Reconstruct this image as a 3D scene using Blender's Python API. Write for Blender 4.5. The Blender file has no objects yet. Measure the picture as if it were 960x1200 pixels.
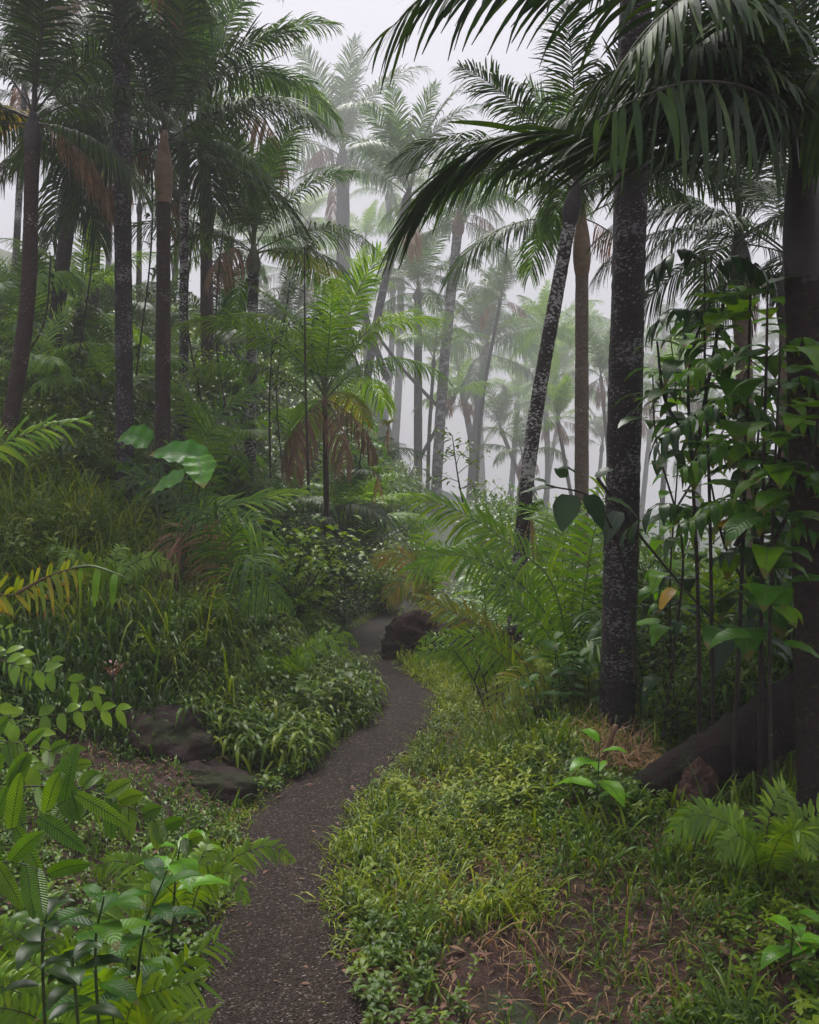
import bpy, math, random
import numpy as np
from mathutils import Vector, Matrix
random.seed(11); rng = np.random.default_rng(11)
R = math.radians
sc = bpy.context.scene
C = sc.collection

# ------------------------------------------------------------------ camera
FPX, PITCH, CAMZ = 1039.0, math.atan(40/1039.0), 1.6
cd = bpy.data.cameras.new("camera"); cam = bpy.data.objects.new("camera", cd); C.objects.link(cam)
cam.location = (0, 0, CAMZ); cam.rotation_euler = (math.pi/2 - PITCH, 0, 0)
cd.sensor_fit = 'VERTICAL'; cd.sensor_height = 24; cd.lens = 24*FPX/1200
cd.clip_start = 0.05; cd.clip_end = 600
sc.camera = cam

# ------------------------------------------------------------------ sky, sun, exposure
SUN_EL, SUN_ROT = R(58), R(-10)
w = bpy.data.worlds.new("World"); sc.world = w; w.use_nodes = True
nt = w.node_tree; bg = nt.nodes['Background']
sky = nt.nodes.new('ShaderNodeTexSky'); sky.sky_type = 'NISHITA'; sky.sun_disc = False
sky.sun_elevation = SUN_EL; sky.sun_rotation = SUN_ROT; sky.dust_density = 4; sky.air_density = 1
mx = nt.nodes.new('ShaderNodeMix'); mx.data_type = 'RGBA'; mx.inputs[0].default_value = 0.88
mx.inputs[7].default_value = (4.55, 4.4, 4.85, 1)
nt.links.new(sky.outputs[0], mx.inputs[6]); nt.links.new(mx.outputs[2], bg.inputs[0])
bg.inputs[1].default_value = 0.05
sl = bpy.data.lights.new("sun", 'SUN'); sl.energy = 1.5; sl.angle = R(30); sl.color = (1.0, 0.97, 0.92)
so = bpy.data.objects.new("sun", sl); C.objects.link(so)
so.rotation_euler = (math.pi/2 - SUN_EL, 0, math.pi + R(10))
sc.view_settings.view_transform = 'Standard'; sc.view_settings.look = 'None'
sc.view_settings.exposure = 2.2; sc.view_settings.gamma = 1
sc.render.engine = 'CYCLES'
cy = sc.cycles
cy.max_bounces = 6; cy.diffuse_bounces = 3; cy.glossy_bounces = 2; cy.transmission_bounces = 3
cy.volume_bounces = 3; cy.transparent_max_bounces = 4
cy.use_denoising = True; cy.sample_clamp_indirect = 4
cy.use_adaptive_sampling = True; cy.adaptive_threshold = 0.02
HAZE_DENSITY = 0.0066

def U_(a, b, n): return rng.uniform(a, b, n)
# ------------------------------------------------------------------ helpers
def W(px, py, Y):
    """point at world depth Y seen at photo pixel (px, py)"""
    dx = (px-480)/FPX; u = (600-py)/FPX
    d = Vector((dx, math.cos(PITCH)+u*math.sin(PITCH), -math.sin(PITCH)+u*math.cos(PITCH)))
    return Vector((0, 0, CAMZ)) + d*(Y/d.y)
def ss(a, b, x):
    t = np.clip((np.asarray(x, float)-a)/(b-a), 0, 1); return t*t*(3-2*t)
_py = np.array([-40,0,2.6,3.08,3.78,4.26,4.89,5.5,6.0,6.5,7.23,8.3,9.2,10,11,12.5,16,30,260], float)
_px = np.array([-.3,-.3,-.39,-.47,-.52,-.50,-.33,-.12,-.03,-.05,-.2,-.44,-.40,-.25,.0,.3,.8,1,1], float)
_yy = np.linspace(-40, 260, 12001); _xx = np.interp(_yy, _py, _px)
_k = np.hanning(33); _k /= _k.sum(); _xx = np.convolve(np.pad(_xx, 16, mode='edge'), _k, 'valid')
def xp(y): return np.interp(y, _yy, _xx)
def H(x, y):
    x = np.asarray(x, float); y = np.asarray(y, float)
    d = x - xp(y); l = -d
    near = ss(2.0, 5.5, y)
    h = (0.10+0.24*near)*ss(.3, 1.2, l) + np.clip(l-1.0, 0, 14)*(0.16+0.14*near)
    h = h + ss(.6, 3.2, l)*np.clip(y-5, 0, 26)*.20
    h = h - np.clip(d-0.9, 0, 14)*.42*ss(6.0, 9.5, y)
    h = h + 0.10*ss(.3, 1.2, d)*(1-ss(6, 9, y))
    away = ss(.25, .8, np.abs(d))
    h = h + away*(.035*np.sin(3.1*x+1.3*y)+.03*np.sin(2.3*y-4.1*x+1)+.018*np.sin(7.7*x+3)*np.sin(6.1*y)+.01*np.sin(17*x+5*y)*np.sin(15*y-4*x))
    far = ss(14, 60, y)
    h = h + far*(1.2*np.sin(.09*x+.4)+.8*np.sin(.13*y))*.6
    return h
def Hf(x, y): return float(H(x, y))
def G(px, py):
    """ground point seen at pixel"""
    o = W(px, py, 1.0) - Vector((0, 0, CAMZ)); t = 1.0
    while t < 80:
        p = Vector((0, 0, CAMZ)) + o*t
        if p.z <= Hf(p.x, p.y): return p
        t += .02
    return Vector((0, 0, CAMZ)) + o*20

def tag(o, label=None, cat=None, group=None, kind=None):
    if label: o['label'] = label
    if cat: o['category'] = cat
    if group: o['group'] = group
    if kind: o['kind'] = kind
    return o
def empty(name, loc, rz=0):
    o = bpy.data.objects.new(name, None); C.objects.link(o); o.location = loc; o.rotation_euler.z = rz
    o.empty_display_size = .1
    return o
def copy_tree(o, parent=None):
    c = o.copy(); C.objects.link(c)
    if parent is not None: c.parent = parent
    for ch in [k for k in o.children]: copy_tree(ch, c)
    return c

class MB:
    def __init__(s): s.V = []; s.F = []; s.A = []; s.M = []; s.n = 0
    def add(s, V, F, A, mi=0):
        s.V.append(V); s.F.append(F+s.n); s.A.append(A); s.M.append(np.full(len(F), mi, np.int32)); s.n += len(V)
    def mesh(s, name, mats, smooth=True, off=None):
        V = np.concatenate(s.V).astype(np.float32); F = np.concatenate(s.F).astype(np.int32)
        A = np.concatenate(s.A).astype(np.float32); M = np.concatenate(s.M)
        if off is not None: V = V - np.array(off, np.float32)
        me = bpy.data.meshes.new(name)
        me.vertices.add(len(V)); me.vertices.foreach_set('co', V.ravel())
        me.loops.add(F.size); me.loops.foreach_set('vertex_index', F.ravel())
        me.polygons.add(len(F))
        me.polygons.foreach_set('loop_start', np.arange(0, F.size, 4, dtype=np.int32))
        me.polygons.foreach_set('loop_total', np.full(len(F), 4, np.int32))
        me.polygons.foreach_set('material_index', M)
        me.polygons.foreach_set('use_smooth', np.full(len(F), smooth, bool))
        a = me.attributes.new('leaf', 'FLOAT_VECTOR', 'POINT'); a.data.foreach_set('vector', A.ravel())
        for m in (mats if isinstance(mats, (list, tuple)) else [mats]): me.materials.append(m)
        me.update(calc_edges=True); me.validate()
        return me
    def obj(s, name, mats, parent=None, loc=(0,0,0), smooth=True, off=None):
        o = bpy.data.objects.new(name, s.mesh(name, mats, smooth, off)); C.objects.link(o)
        if parent is not None: o.parent = parent
        o.location = loc
        return o

def nrm(a): return a/np.maximum(np.linalg.norm(a, axis=-1, keepdims=True), 1e-9)
PROF = {
 'blade': lambda t: np.minimum(1, .35+3*t)*np.clip(1-t**2.2, 0.04, 1),
 'leaflet': lambda t: np.clip(np.sin(np.pi*np.clip(.10+.88*t, 0, 1))**.55, .05, 1),
 'lance': lambda t: np.clip(np.sin(np.pi*np.clip(.05+.93*t**.85, 0, 1)), .05, 1),
 'ovate': lambda t: np.clip(np.sin(np.pi*np.clip(.06+.93*t**.72, 0, 1))**.8, .04, 1),
 'oblong': lambda t: np.clip(np.sin(np.pi*np.clip(.07+.91*t, 0, 1))**.45, .05, 1),
 'ribbed': lambda t: np.clip(np.sin(np.pi*np.clip(.09+.90*t**.9, 0, 1))**.6, .04, 1)*(1-.10*((t*22) % 1.0)),
 'heart': lambda t: np.clip(np.sin(np.pi*np.clip(.17+.82*t**.75, 0, 1))**.9, .03, 1)*1.05,
}
def strips(mb, P, D, N, L, Wd, droop=.3, seg=4, prof='blade', cols=2, fold=0.0, rnd=None, mi=0, twist=0.0, ruf=0.0):
    P = np.atleast_2d(P).astype(float); n = len(P)
    D = nrm(np.broadcast_to(np.asarray(D, float), (n, 3))); N = np.broadcast_to(np.asarray(N, float), (n, 3))
    L = np.broadcast_to(np.asarray(L, float), (n,)); Wd = np.broadcast_to(np.asarray(Wd, float), (n,))
    droop = np.broadcast_to(np.asarray(droop, float), (n,))
    S = np.cross(D, N); bad = np.linalg.norm(S, axis=1) < 1e-3
    S = nrm(S + bad[:, None]*np.array([1., .3, 0])); N = nrm(np.cross(S, D))
    if rnd is None: rnd = rng.random(n)
    t = np.linspace(0, 1, seg+1); k = len(t)
    w_ = PROF[prof](t)
    dz = droop[:, None]*t[None]**2
    c = P[:, None] + D[:, None]*(L[:, None]*(t[None]*(1-.28*np.clip(dz, 0, 1.5))))[..., None]
    c[..., 2] -= L[:, None]*dz
    us = np.linspace(-1, 1, cols)
    # local normal follows the bend
    tang = nrm(np.gradient(c, axis=1) if k > 1 else D[:, None]); Nl = nrm(np.cross(S[:, None], tang))
    ww = (Wd[:, None]*w_[None])*.5
    pos = c[:, :, None] + S[:, None, None]*(us[None, None, :, None]*ww[:, :, None, None]*(1-.25*abs(fold))) \
        + Nl[:, :, None]*((np.abs(us)[None, None, :]*fold + ruf*np.sin(t*23)[None, :, None]*np.abs(us)[None, None, :])*ww[:, :, None])[..., None]
    A = np.zeros((n, k, cols, 3)); A[..., 0] = us[None, None]; A[..., 1] = t[None, :, None]; A[..., 2] = rnd[:, None, None]
    i = np.arange(k-1)[:, None]*cols + np.arange(cols-1)[None]
    f = np.stack([i, i+1, i+cols+1, i+cols], -1).reshape(-1, 4)
    F = (np.arange(n)[:, None, None]*(k*cols) + f[None]).reshape(-1, 4)
    mb.add(pos.reshape(-1, 3), F, A.reshape(-1, 3), mi)

def tube(mb, pts, rad, sides=7, mi=0, bump=0.0, rnd=.5, cap=True):
    pts = np.array(pts, float); k = len(pts); rad = np.broadcast_to(np.asarray(rad, float), (k,)).copy()
    if cap:
        pts = np.vstack([pts, pts[-1:]+(pts[-1]-pts[-2])*1e-3]); rad = np.append(rad, rad[-1]*.05); k += 1
    T = nrm(np.gradient(pts[:], axis=0)); T[-1] = T[-2] if cap else T[-1]
    ref = np.array([0, 1., 0]) if abs(T[0][1]) < .8 else np.array([1., 0, 0])
    a = np.linspace(0, 2*np.pi, sides, endpoint=False); out = []
    for i in range(k):
        u = nrm(ref - T[i]*np.dot(ref, T[i])); v = np.cross(T[i], u); ref = u
        rr = rad[i]*(1 + bump*rng.normal(0, 1, sides)) if bump else rad[i]
        out.append(pts[i] + (np.cos(a)*rr)[:, None]*u + (np.sin(a)*rr)[:, None]*v)
    V = np.concatenate(out); j = np.arange(sides)
    F = np.concatenate([np.stack([i*sides+j, i*sides+(j+1) % sides, (i+1)*sides+(j+1) % sides, (i+1)*sides+j], 1) for i in range(k-1)])
    A = np.zeros((len(V), 3)); A[:, 0] = np.tile(a/np.pi-1, k); A[:, 1] = np.repeat(np.linspace(0, 1, k), sides); A[:, 2] = rnd
    mb.add(V, F, A, mi)
def spline(pts, n=24):
    P = np.array([tuple(p) for p in pts], float)
    if len(P) == 2: return P[0] + (P[1]-P[0])*np.linspace(0, 1, n)[:, None]
    Q = np.vstack([2*P[0]-P[1], P, 2*P[-1]-P[-2]]); m = len(P)-1; out = []
    for s in np.linspace(0, m, n):
        i = min(int(s), m-1); t = s-i; a, b, c, d = Q[i:i+4]
        out.append(.5*((2*b)+(c-a)*t+(2*a-5*b+4*c-d)*t*t+(3*b-a-3*c+d)*t**3))
    return np.array(out)

# ------------------------------------------------------------------ materials
def newmat(name):
    m = bpy.data.materials.new(name); m.use_nodes = True; n = m.node_tree.nodes; n.clear(); return m, n, m.node_tree.links
def ramp(n, stops):
    r = n.new('ShaderNodeValToRGB'); cr = r.color_ramp
    while len(cr.elements) < len(stops): cr.elements.new(.5)
    for e, (p, c) in zip(cr.elements, stops): e.position = p; e.color = (*c, 1)
    return r
def mth(n, l, op, a, b=None):
    x = n.new('ShaderNodeMath'); x.operation = op
    for i, v in enumerate((a, b)):
        if v is None: continue
        if isinstance(v, (int, float)): x.inputs[i].default_value = v
        else: l.new(v, x.inputs[i])
    return x.outputs[0]
def leafmat(name, stops, trans=.35, rough=.42, vein=0, veincol=None, tip=None, spec=.5, bs=.25, vs=.18):
    m, n, l = newmat(name)
    at = n.new('ShaderNodeAttribute'); at.attribute_name = 'leaf'
    sx = n.new('ShaderNodeSeparateXYZ'); l.new(at.outputs['Vector'], sx.inputs[0])
    oi = n.new('ShaderNodeObjectInfo')
    v = mth(n, l, 'ADD', mth(n, l, 'MULTIPLY', sx.outputs[2], .75), mth(n, l, 'MULTIPLY', oi.outputs['Random'], .25))
    rp = ramp(n, stops); l.new(v, rp.inputs[0]); col = rp.outputs[0]
    tc = n.new('ShaderNodeTexCoord'); nz = n.new('ShaderNodeTexNoise'); nz.inputs['Scale'].default_value = 14; nz.inputs['Detail'].default_value = 3
    l.new(tc.outputs['Object'], nz.inputs[0])
    hs = n.new('ShaderNodeHueSaturation'); l.new(col, hs.inputs['Color'])
    l.new(mth(n, l, 'ADD', .5, mth(n, l, 'MULTIPLY', nz.outputs[0], 1.55)), hs.inputs['Value']); hs.inputs['Saturation'].default_value = 1.22; hs.inputs['Hue'].default_value = .492; col = hs.outputs[0]
    ax = mth(n, l, 'ABSOLUTE', sx.outputs[0])
    if tip:
        mm = n.new('ShaderNodeMix'); mm.data_type = 'RGBA'
        f = mth(n, l, 'MULTIPLY', mth(n, l, 'GREATER_THAN', mth(n, l, 'ADD', sx.outputs[1], mth(n, l, 'MULTIPLY', nz.outputs[0], .35)), 1.05), .8)
        l.new(f, mm.inputs[0]); l.new(col, mm.inputs[6]); mm.inputs[7].default_value = (*tip, 1); col = mm.outputs[2]
    h = None
    if vein:
        # side veins sweep forward from the midrib
        ph = mth(n, l, 'SUBTRACT', mth(n, l, 'MULTIPLY', sx.outputs[1], float(vein)), mth(n, l, 'MULTIPLY', ax, 2.0))
        s = mth(n, l, 'ABSOLUTE', mth(n, l, 'SINE', mth(n, l, 'MULTIPLY', ph, math.pi)))
        h = mth(n, l, 'POWER', s, .5)
        mid = mth(n, l, 'LESS_THAN', ax, .055)
        sv = mth(n, l, 'LESS_THAN', s, .20)
        mm = n.new('ShaderNodeMix'); mm.data_type = 'RGBA'
        l.new(mth(n, l, 'MAXIMUM', mid, mth(n, l, 'MULTIPLY', sv, vs)), mm.inputs[0]); l.new(col, mm.inputs[6])
        mm.inputs[7].default_value = (*(veincol or (.12, .2, .05)), 1); col = mm.outputs[2]
    b = n.new('ShaderNodeBsdfPrincipled'); l.new(col, b.inputs['Base Color'])
    b.inputs['Roughness'].default_value = rough; b.inputs['Specular IOR Level'].default_value = spec
    tr = n.new('ShaderNodeBsdfTranslucent')
    h2 = n.new('ShaderNodeHueSaturation'); h2.inputs['Hue'].default_value = .485; h2.inputs['Saturation'].default_value = 1.15; h2.inputs['Value'].default_value = 1.6
    l.new(col, h2.inputs['Color']); l.new(h2.outputs[0], tr.inputs[0])
    bp = n.new('ShaderNodeBump'); bp.inputs['Strength'].default_value = bs; bp.inputs['Distance'].default_value = .006
    l.new(h if h is not None else nz.outputs[0], bp.inputs['Height'])
    l.new(bp.outputs[0], b.inputs['Normal'])
    ms = n.new('ShaderNodeMixShader'); ms.inputs[0].default_value = trans
    l.new(b.outputs[0], ms.inputs[1]); l.new(tr.outputs[0], ms.inputs[2])
    o = n.new('ShaderNodeOutputMaterial'); l.new(ms.outputs[0], o.inputs[0])
    return m
def barkmat(name, c1, c2, spot=None, amount=.5, ring=0, scale=1.0, zs=1.7, rough=.8, bump=.6, spotscale=38):
    m, n, l = newmat(name)
    tc = n.new('ShaderNodeTexCoord'); mp = n.new('ShaderNodeMapping'); l.new(tc.outputs['Object'], mp.inputs[0])
    mp.inputs['Scale'].default_value = (scale, scale, scale*zs)
    nz = n.new('ShaderNodeTexNoise'); nz.inputs['Scale'].default_value = 22; nz.inputs['Detail'].default_value = 8; nz.inputs['Roughness'].default_value = .7
    l.new(mp.outputs[0], nz.inputs[0])
    rp = ramp(n, [(.3, c1), (.7, c2)]); l.new(nz.outputs[0], rp.inputs[0]); col = rp.outputs[0]
    h = nz.outputs[0]
    if ring:
        sp = n.new('ShaderNodeSeparateXYZ'); l.new(tc.outputs['Object'], sp.inputs[0])
        s = mth(n, l, 'SINE', mth(n, l, 'ADD', mth(n, l, 'MULTIPLY', sp.outputs[2], float(ring)), mth(n, l, 'MULTIPLY', nz.outputs[0], 3.0)))
        h = mth(n, l, 'ADD', h, mth(n, l, 'MULTIPLY', mth(n, l, 'GREATER_THAN', s, .82), -.5))
    if spot:
        big = n.new('ShaderNodeTexNoise'); big.inputs['Scale'].default_value = 3.2; big.inputs['Detail'].default_value = 2; l.new(mp.outputs[0], big.inputs[0])
        sn = n.new('ShaderNodeTexNoise'); sn.inputs['Scale'].default_value = spotscale; sn.inputs['Detail'].default_value = 4; sn.inputs['Roughness'].default_value = .65
        l.new(mp.outputs[0], sn.inputs[0])
        f = mth(n, l, 'GREATER_THAN', mth(n, l, 'ADD', sn.outputs[0], mth(n, l, 'MULTIPLY', big.outputs[0], .5)), 1.02-.3*amount)
        mm = n.new('ShaderNodeMix'); mm.data_type = 'RGBA'
        l.new(mth(n, l, 'MULTIPLY', f, mth(n, l, 'ADD', .15, mth(n, l, 'MULTIPLY', nz.outputs[0], 1.2))), mm.inputs[0]); l.new(col, mm.inputs[6]); mm.inputs[7].default_value = (*spot, 1); col = mm.outputs[2]
    b = n.new('ShaderNodeBsdfPrincipled'); l.new(col, b.inputs['Base Color']); b.inputs['Roughness'].default_value = rough
    b.inputs['Specular IOR Level'].default_value = .3
    bp = n.new('ShaderNodeBump'); bp.inputs['Strength'].default_value = bump; bp.inputs['Distance'].default_value = .02
    l.new(h, bp.inputs['Height']); l.new(bp.outputs[0], b.inputs['Normal'])
    o = n.new('ShaderNodeOutputMaterial'); l.new(b.outputs[0], o.inputs[0])
    return m
M = {}
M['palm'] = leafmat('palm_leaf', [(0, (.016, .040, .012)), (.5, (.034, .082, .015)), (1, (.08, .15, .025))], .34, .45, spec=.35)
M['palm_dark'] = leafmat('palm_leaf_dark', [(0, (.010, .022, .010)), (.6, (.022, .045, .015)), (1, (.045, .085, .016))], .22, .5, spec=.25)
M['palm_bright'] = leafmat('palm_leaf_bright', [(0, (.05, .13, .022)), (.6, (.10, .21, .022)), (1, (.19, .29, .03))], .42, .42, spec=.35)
M['palm_yellow'] = leafmat('palm_leaf_yellow', [(0, (.07, .14, .012)), (.6, (.17, .20, .018)), (1, (.28, .17, .025))], .4, .45, tip=(.15, .06, .02))
M['palm_dead'] = leafmat('palm_leaf_dead', [(0, (.06, .04, .026)), (.6, (.14, .09, .055)), (1, (.24, .17, .11))], .25, .7)
M['fernleaf'] = leafmat('fern_leaf', [(0, (.06, .13, .02)), (.6, (.11, .20, .03)), (1, (.17, .25, .04))], .38, .4)
M['bigleaflet'] = leafmat('veined_leaflet', [(0, (.05, .14, .015)), (.6, (.09, .20, .02)), (1, (.16, .27, .03))], .32, .38, vein=20, veincol=(.02, .055, .01), bs=.9, vs=.55)
M['broad'] = leafmat('broad_leaf', [(0, (.015, .045, .014)), (.5, (.034, .10, .014)), (1, (.09, .19, .02))], .36, .40, vein=11, veincol=(.07, .14, .03), spec=.22, bs=.22, tip=(.12, .09, .02))
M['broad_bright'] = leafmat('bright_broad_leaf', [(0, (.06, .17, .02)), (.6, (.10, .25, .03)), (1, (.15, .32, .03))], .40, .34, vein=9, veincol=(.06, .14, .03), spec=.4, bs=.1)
M['broad_dark'] = leafmat('dark_broad_leaf', [(0, (.008, .02, .010)), (.6, (.018, .042, .016)), (1, (.035, .08, .016))], .25, .34, vein=8, veincol=(.03, .06, .02), spec=.3, bs=.05)
M['giant'] = leafmat('giant_leaf', [(0, (.035, .15, .016)), (1, (.08, .24, .025))], .38, .3, vein=7, veincol=(.12, .22, .06), tip=(.25, .2, .05))
M['small'] = leafmat('small_leaf', [(0, (.020, .058, .007)), (.5, (.050, .11, .012)), (1, (.12, .19, .02))], .32, .38, spec=.35)
M['small_bright'] = leafmat('small_bright_leaf', [(0, (.05, .12, .012)), (.5, (.10, .19, .02)), (1, (.18, .28, .03))], .38, .36)
M['small_dark'] = leafmat('small_dark_leaf', [(0, (.010, .026, .007)), (.6, (.026, .060, .012)), (1, (.06, .11, .02))], .3, .38, spec=.35)
M['yellow'] = leafmat('yellow_leaf', [(0, (.30, .20, .02)), (1, (.45, .30, .04))], .4, .4, tip=(.1, .04, .02))
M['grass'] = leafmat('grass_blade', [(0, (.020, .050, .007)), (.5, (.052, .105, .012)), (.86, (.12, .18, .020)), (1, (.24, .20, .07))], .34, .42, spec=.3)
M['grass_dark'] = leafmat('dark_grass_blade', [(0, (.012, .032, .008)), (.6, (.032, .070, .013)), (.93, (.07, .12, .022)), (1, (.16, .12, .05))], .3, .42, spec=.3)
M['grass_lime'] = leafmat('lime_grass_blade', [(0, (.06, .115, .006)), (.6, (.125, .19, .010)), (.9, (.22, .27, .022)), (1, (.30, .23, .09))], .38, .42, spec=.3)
M['straw'] = leafmat('straw_blade', [(0, (.10, .06, .035)), (.6, (.22, .15, .08)), (1, (.34, .25, .14))], .25, .6)
M['litter'] = leafmat('litter_leaf', [(0, (.05, .025, .018)), (.6, (.11, .06, .04)), (1, (.2, .13, .08))], .1, .7)
M['red'] = leafmat('red_bract', [(0, (.06, .014, .012)), (1, (.15, .05, .03))], .25, .4)
M['rachis'] = barkmat('rachis', (.06, .09, .025), (.11, .14, .04), bump=.1, rough=.45)
M['rachis_dark'] = barkmat('rachis_dark', (.02, .016, .012), (.05, .035, .02), bump=.1, rough=.5)
M['rachis_dead'] = barkmat('rachis_dead', (.09, .06, .035), (.17, .11, .06), bump=.2)
M['trunk_near'] = barkmat('dark_palm_trunk', (.008, .006, .007), (.034, .024, .024), (.20, .19, .20), .62, ring=95, spotscale=46, bump=1)
M['trunk_spot'] = barkmat('spotted_palm_trunk', (.012, .009, .009), (.045, .034, .030), (.42, .41, .40), .76, ring=80, spotscale=34)
M['trunk_red'] = barkmat('reddish_palm_trunk', (.018, .010, .009), (.06, .032, .026), (.3, .27, .24), .36, ring=70)
M['trunk_mossy'] = barkmat('mossy_trunk', (.010, .007, .007), (.040, .022, .020), (.05, .065, .02), .55, scale=.8, bump=1)
M['trunk_pale'] = barkmat('pale_palm_trunk', (.09, .06, .045), (.19, .14, .11), (.4, .38, .34), .35, ring=60)
M['shaft'] = barkmat('crownshaft_sheath', (.10, .055, .035), (.24, .15, .09), bump=.2, rough=.5, scale=.4)
M['shaft_dark'] = barkmat('dark_crownshaft_sheath', (.018, .015, .014), (.05, .038, .034), bump=.2, rough=.5, scale=.4)
M['shaft_green'] = barkmat('green_crownshaft_sheath', (.05, .06, .03), (.13, .12, .06), bump=.2, rough=.45, scale=.4)
M['stem'] = barkmat('dark_stem', (.014, .011, .009), (.045, .034, .024), (.2, .2, .18), .3, bump=.4, spotscale=50)
M['stem_green'] = barkmat('green_stem', (.03, .05, .015), (.06, .09, .03), bump=.1, rough=.5)

# ------------------------------------------------------------------ ground
def groundmat():
    m, n, l = newmat('forest_soil')
    tc = n.new('ShaderNodeTexCoord')
    def nz(s, d=6, r=.6):
        x = n.new('ShaderNodeTexNoise'); x.inputs['Scale'].default_value = s; x.inputs['Detail'].default_value = d; x.inputs['Roughness'].default_value = r
        l.new(tc.outputs['Object'], x.inputs[0]); return x.outputs[0]
    a, b_, c = nz(26, 8, .75), nz(2.2, 4), nz(120, 3)
    soil = ramp(n, [(.3, (.012, .005, .004)), (.55, (.062, .021, .013)), (.8, (.15, .058, .038))]); l.new(a, soil.inputs[0])
    moss = ramp(n, [(.3, (.012, .022, .007)), (.7, (.045, .075, .018))]); l.new(a, moss.inputs[0])
    f = ramp(n, [(.56, (0, 0, 0)), (.66, (1, 1, 1))]); sp = n.new('ShaderNodeSeparateXYZ'); l.new(tc.outputs['Object'], sp.inputs[0]); mr = n.new('ShaderNodeMapRange'); mr.inputs[1].default_value = 5; mr.inputs[2].default_value = 9; mr.inputs[4].default_value = .4; l.new(sp.outputs[1], mr.inputs[0])
    l.new(mth(n, l, 'ADD', b_, mr.outputs[0]), f.inputs[0])
    mm = n.new('ShaderNodeMix'); mm.data_type = 'RGBA'; l.new(f.outputs[0], mm.inputs[0]); l.new(soil.outputs[0], mm.inputs[6]); l.new(moss.outputs[0], mm.inputs[7])
    b = n.new('ShaderNodeBsdfPrincipled'); l.new(mm.outputs[2], b.inputs['Base Color']); b.inputs['Roughness'].default_value = .75
    bp = n.new('ShaderNodeBump'); bp.inputs['Strength'].default_value = .9; bp.inputs['Distance'].default_value = .03
    l.new(mth(n, l, 'ADD', a, mth(n, l, 'MULTIPLY', c, .5)), bp.inputs['Height']); l.new(bp.outputs[0], b.inputs['Normal'])
    o = n.new('ShaderNodeOutputMaterial'); l.new(b.outputs[0], o.inputs[0]); return m
def pathmat():
    m, n, l = newmat('wet_gravel_trail')
    tc = n.new('ShaderNodeTexCoord')
    vo = n.new('ShaderNodeTexVoronoi'); vo.inputs['Scale'].default_value = 150; vo.inputs['Randomness'].default_value = 1; l.new(tc.outputs['Object'], vo.inputs[0])
    vs = n.new('ShaderNodeSeparateColor'); l.new(vo.outputs['Color'], vs.inputs[0])
    nz = n.new('ShaderNodeTexNoise'); nz.inputs['Scale'].default_value = 5; nz.inputs['Detail'].default_value = 6; l.new(tc.outputs['Object'], nz.inputs[0])
    rp = ramp(n, [(0, (.010, .005, .004)), (.5, (.034, .019, .015)), (.9, (.062, .040, .032)), (.96, (.15, .12, .10)), (1, (.25, .21, .18))]); l.new(vs.outputs[0], rp.inputs[0])
    hs = n.new('ShaderNodeHueSaturation'); l.new(rp.outputs[0], hs.inputs['Color']); l.new(mth(n, l, 'ADD', .45, nz.outputs[0]), hs.inputs['Value'])
    b = n.new('ShaderNodeBsdfPrincipled'); l.new(hs.outputs[0], b.inputs['Base Color']); b.inputs['Roughness'].default_value = .6; b.inputs['Specular IOR Level'].default_value = .25
    bp = n.new('ShaderNodeBump'); bp.inputs['Strength'].default_value = 1; bp.inputs['Distance'].default_value = .012; bp.invert = True
    l.new(vo.outputs['Distance'], bp.inputs['Height']); l.new(bp.outputs[0], b.inputs['Normal'])
    o = n.new('ShaderNodeOutputMaterial'); l.new(b.outputs[0], o.inputs[0]); return m
M['soil'] = groundmat(); M['path'] = pathmat()
def grid(xs, ys, zf, name, mat, kind='structure'):
    X, Y = np.meshgrid(xs, ys); Z = zf(X, Y); V = np.stack([X, Y, Z], -1).reshape(-1, 3)
    nx = len(xs); i = (np.arange(len(ys)-1)[:, None]*nx+np.arange(nx-1)[None]).ravel()
    F = np.stack([i, i+1, i+nx+1, i+nx], 1); mb = MB(); mb.add(V, F, np.zeros((len(V), 3))); o = mb.obj(name, mat); o['kind'] = kind; return o
xs = np.concatenate([np.linspace(-150, -14, 24)[:-1], np.linspace(-14, -4, 50)[:-1], np.linspace(-4, 4, 200), np.linspace(4, 14, 50)[1:], np.linspace(14, 150, 24)[1:]])
ys = np.concatenate([np.linspace(-25, 1, 20)[:-1], np.linspace(1, 12, 260), np.linspace(12, 40, 90)[1:], np.linspace(40, 230, 40)[1:]])
grid(xs, ys, H, 'ground', M['soil'])
PX = np.linspace(-1, 1, 9); PYs = np.linspace(0.2, 15, 420)
def hw(y, s): return .258 + .026*np.sin(5*y+s) + .018*np.sin(13*y+2*s) + .012*np.sin(31*y+s)
V = np.zeros((len(PYs), 9, 3))
for j, u in enumerate(PX):
    hh = hw(PYs, 0 if u < 0 else 2)*abs(u); V[:, j, 0] = xp(PYs)+np.sign(u)*hh; V[:, j, 1] = PYs
V[:, :, 2] = H(V[:, :, 0], V[:, :, 1]) + .012*(1-PX**4)[None] + .004 + .004*np.sin(V[:, :, 1]*9)*np.sin(V[:, :, 0]*11)
V[:, 0, 2] -= .01; V[:, -1, 2] -= .01
i = (np.arange(len(PYs)-1)[:, None]*9+np.arange(8)[None]).ravel()
mb = MB(); mb.add(V.reshape(-1, 3), np.stack([i, i+1, i+10, i+9], 1), np.zeros((len(PYs)*9, 3))); mb.obj('path', M['path'])['kind'] = 'structure'

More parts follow.
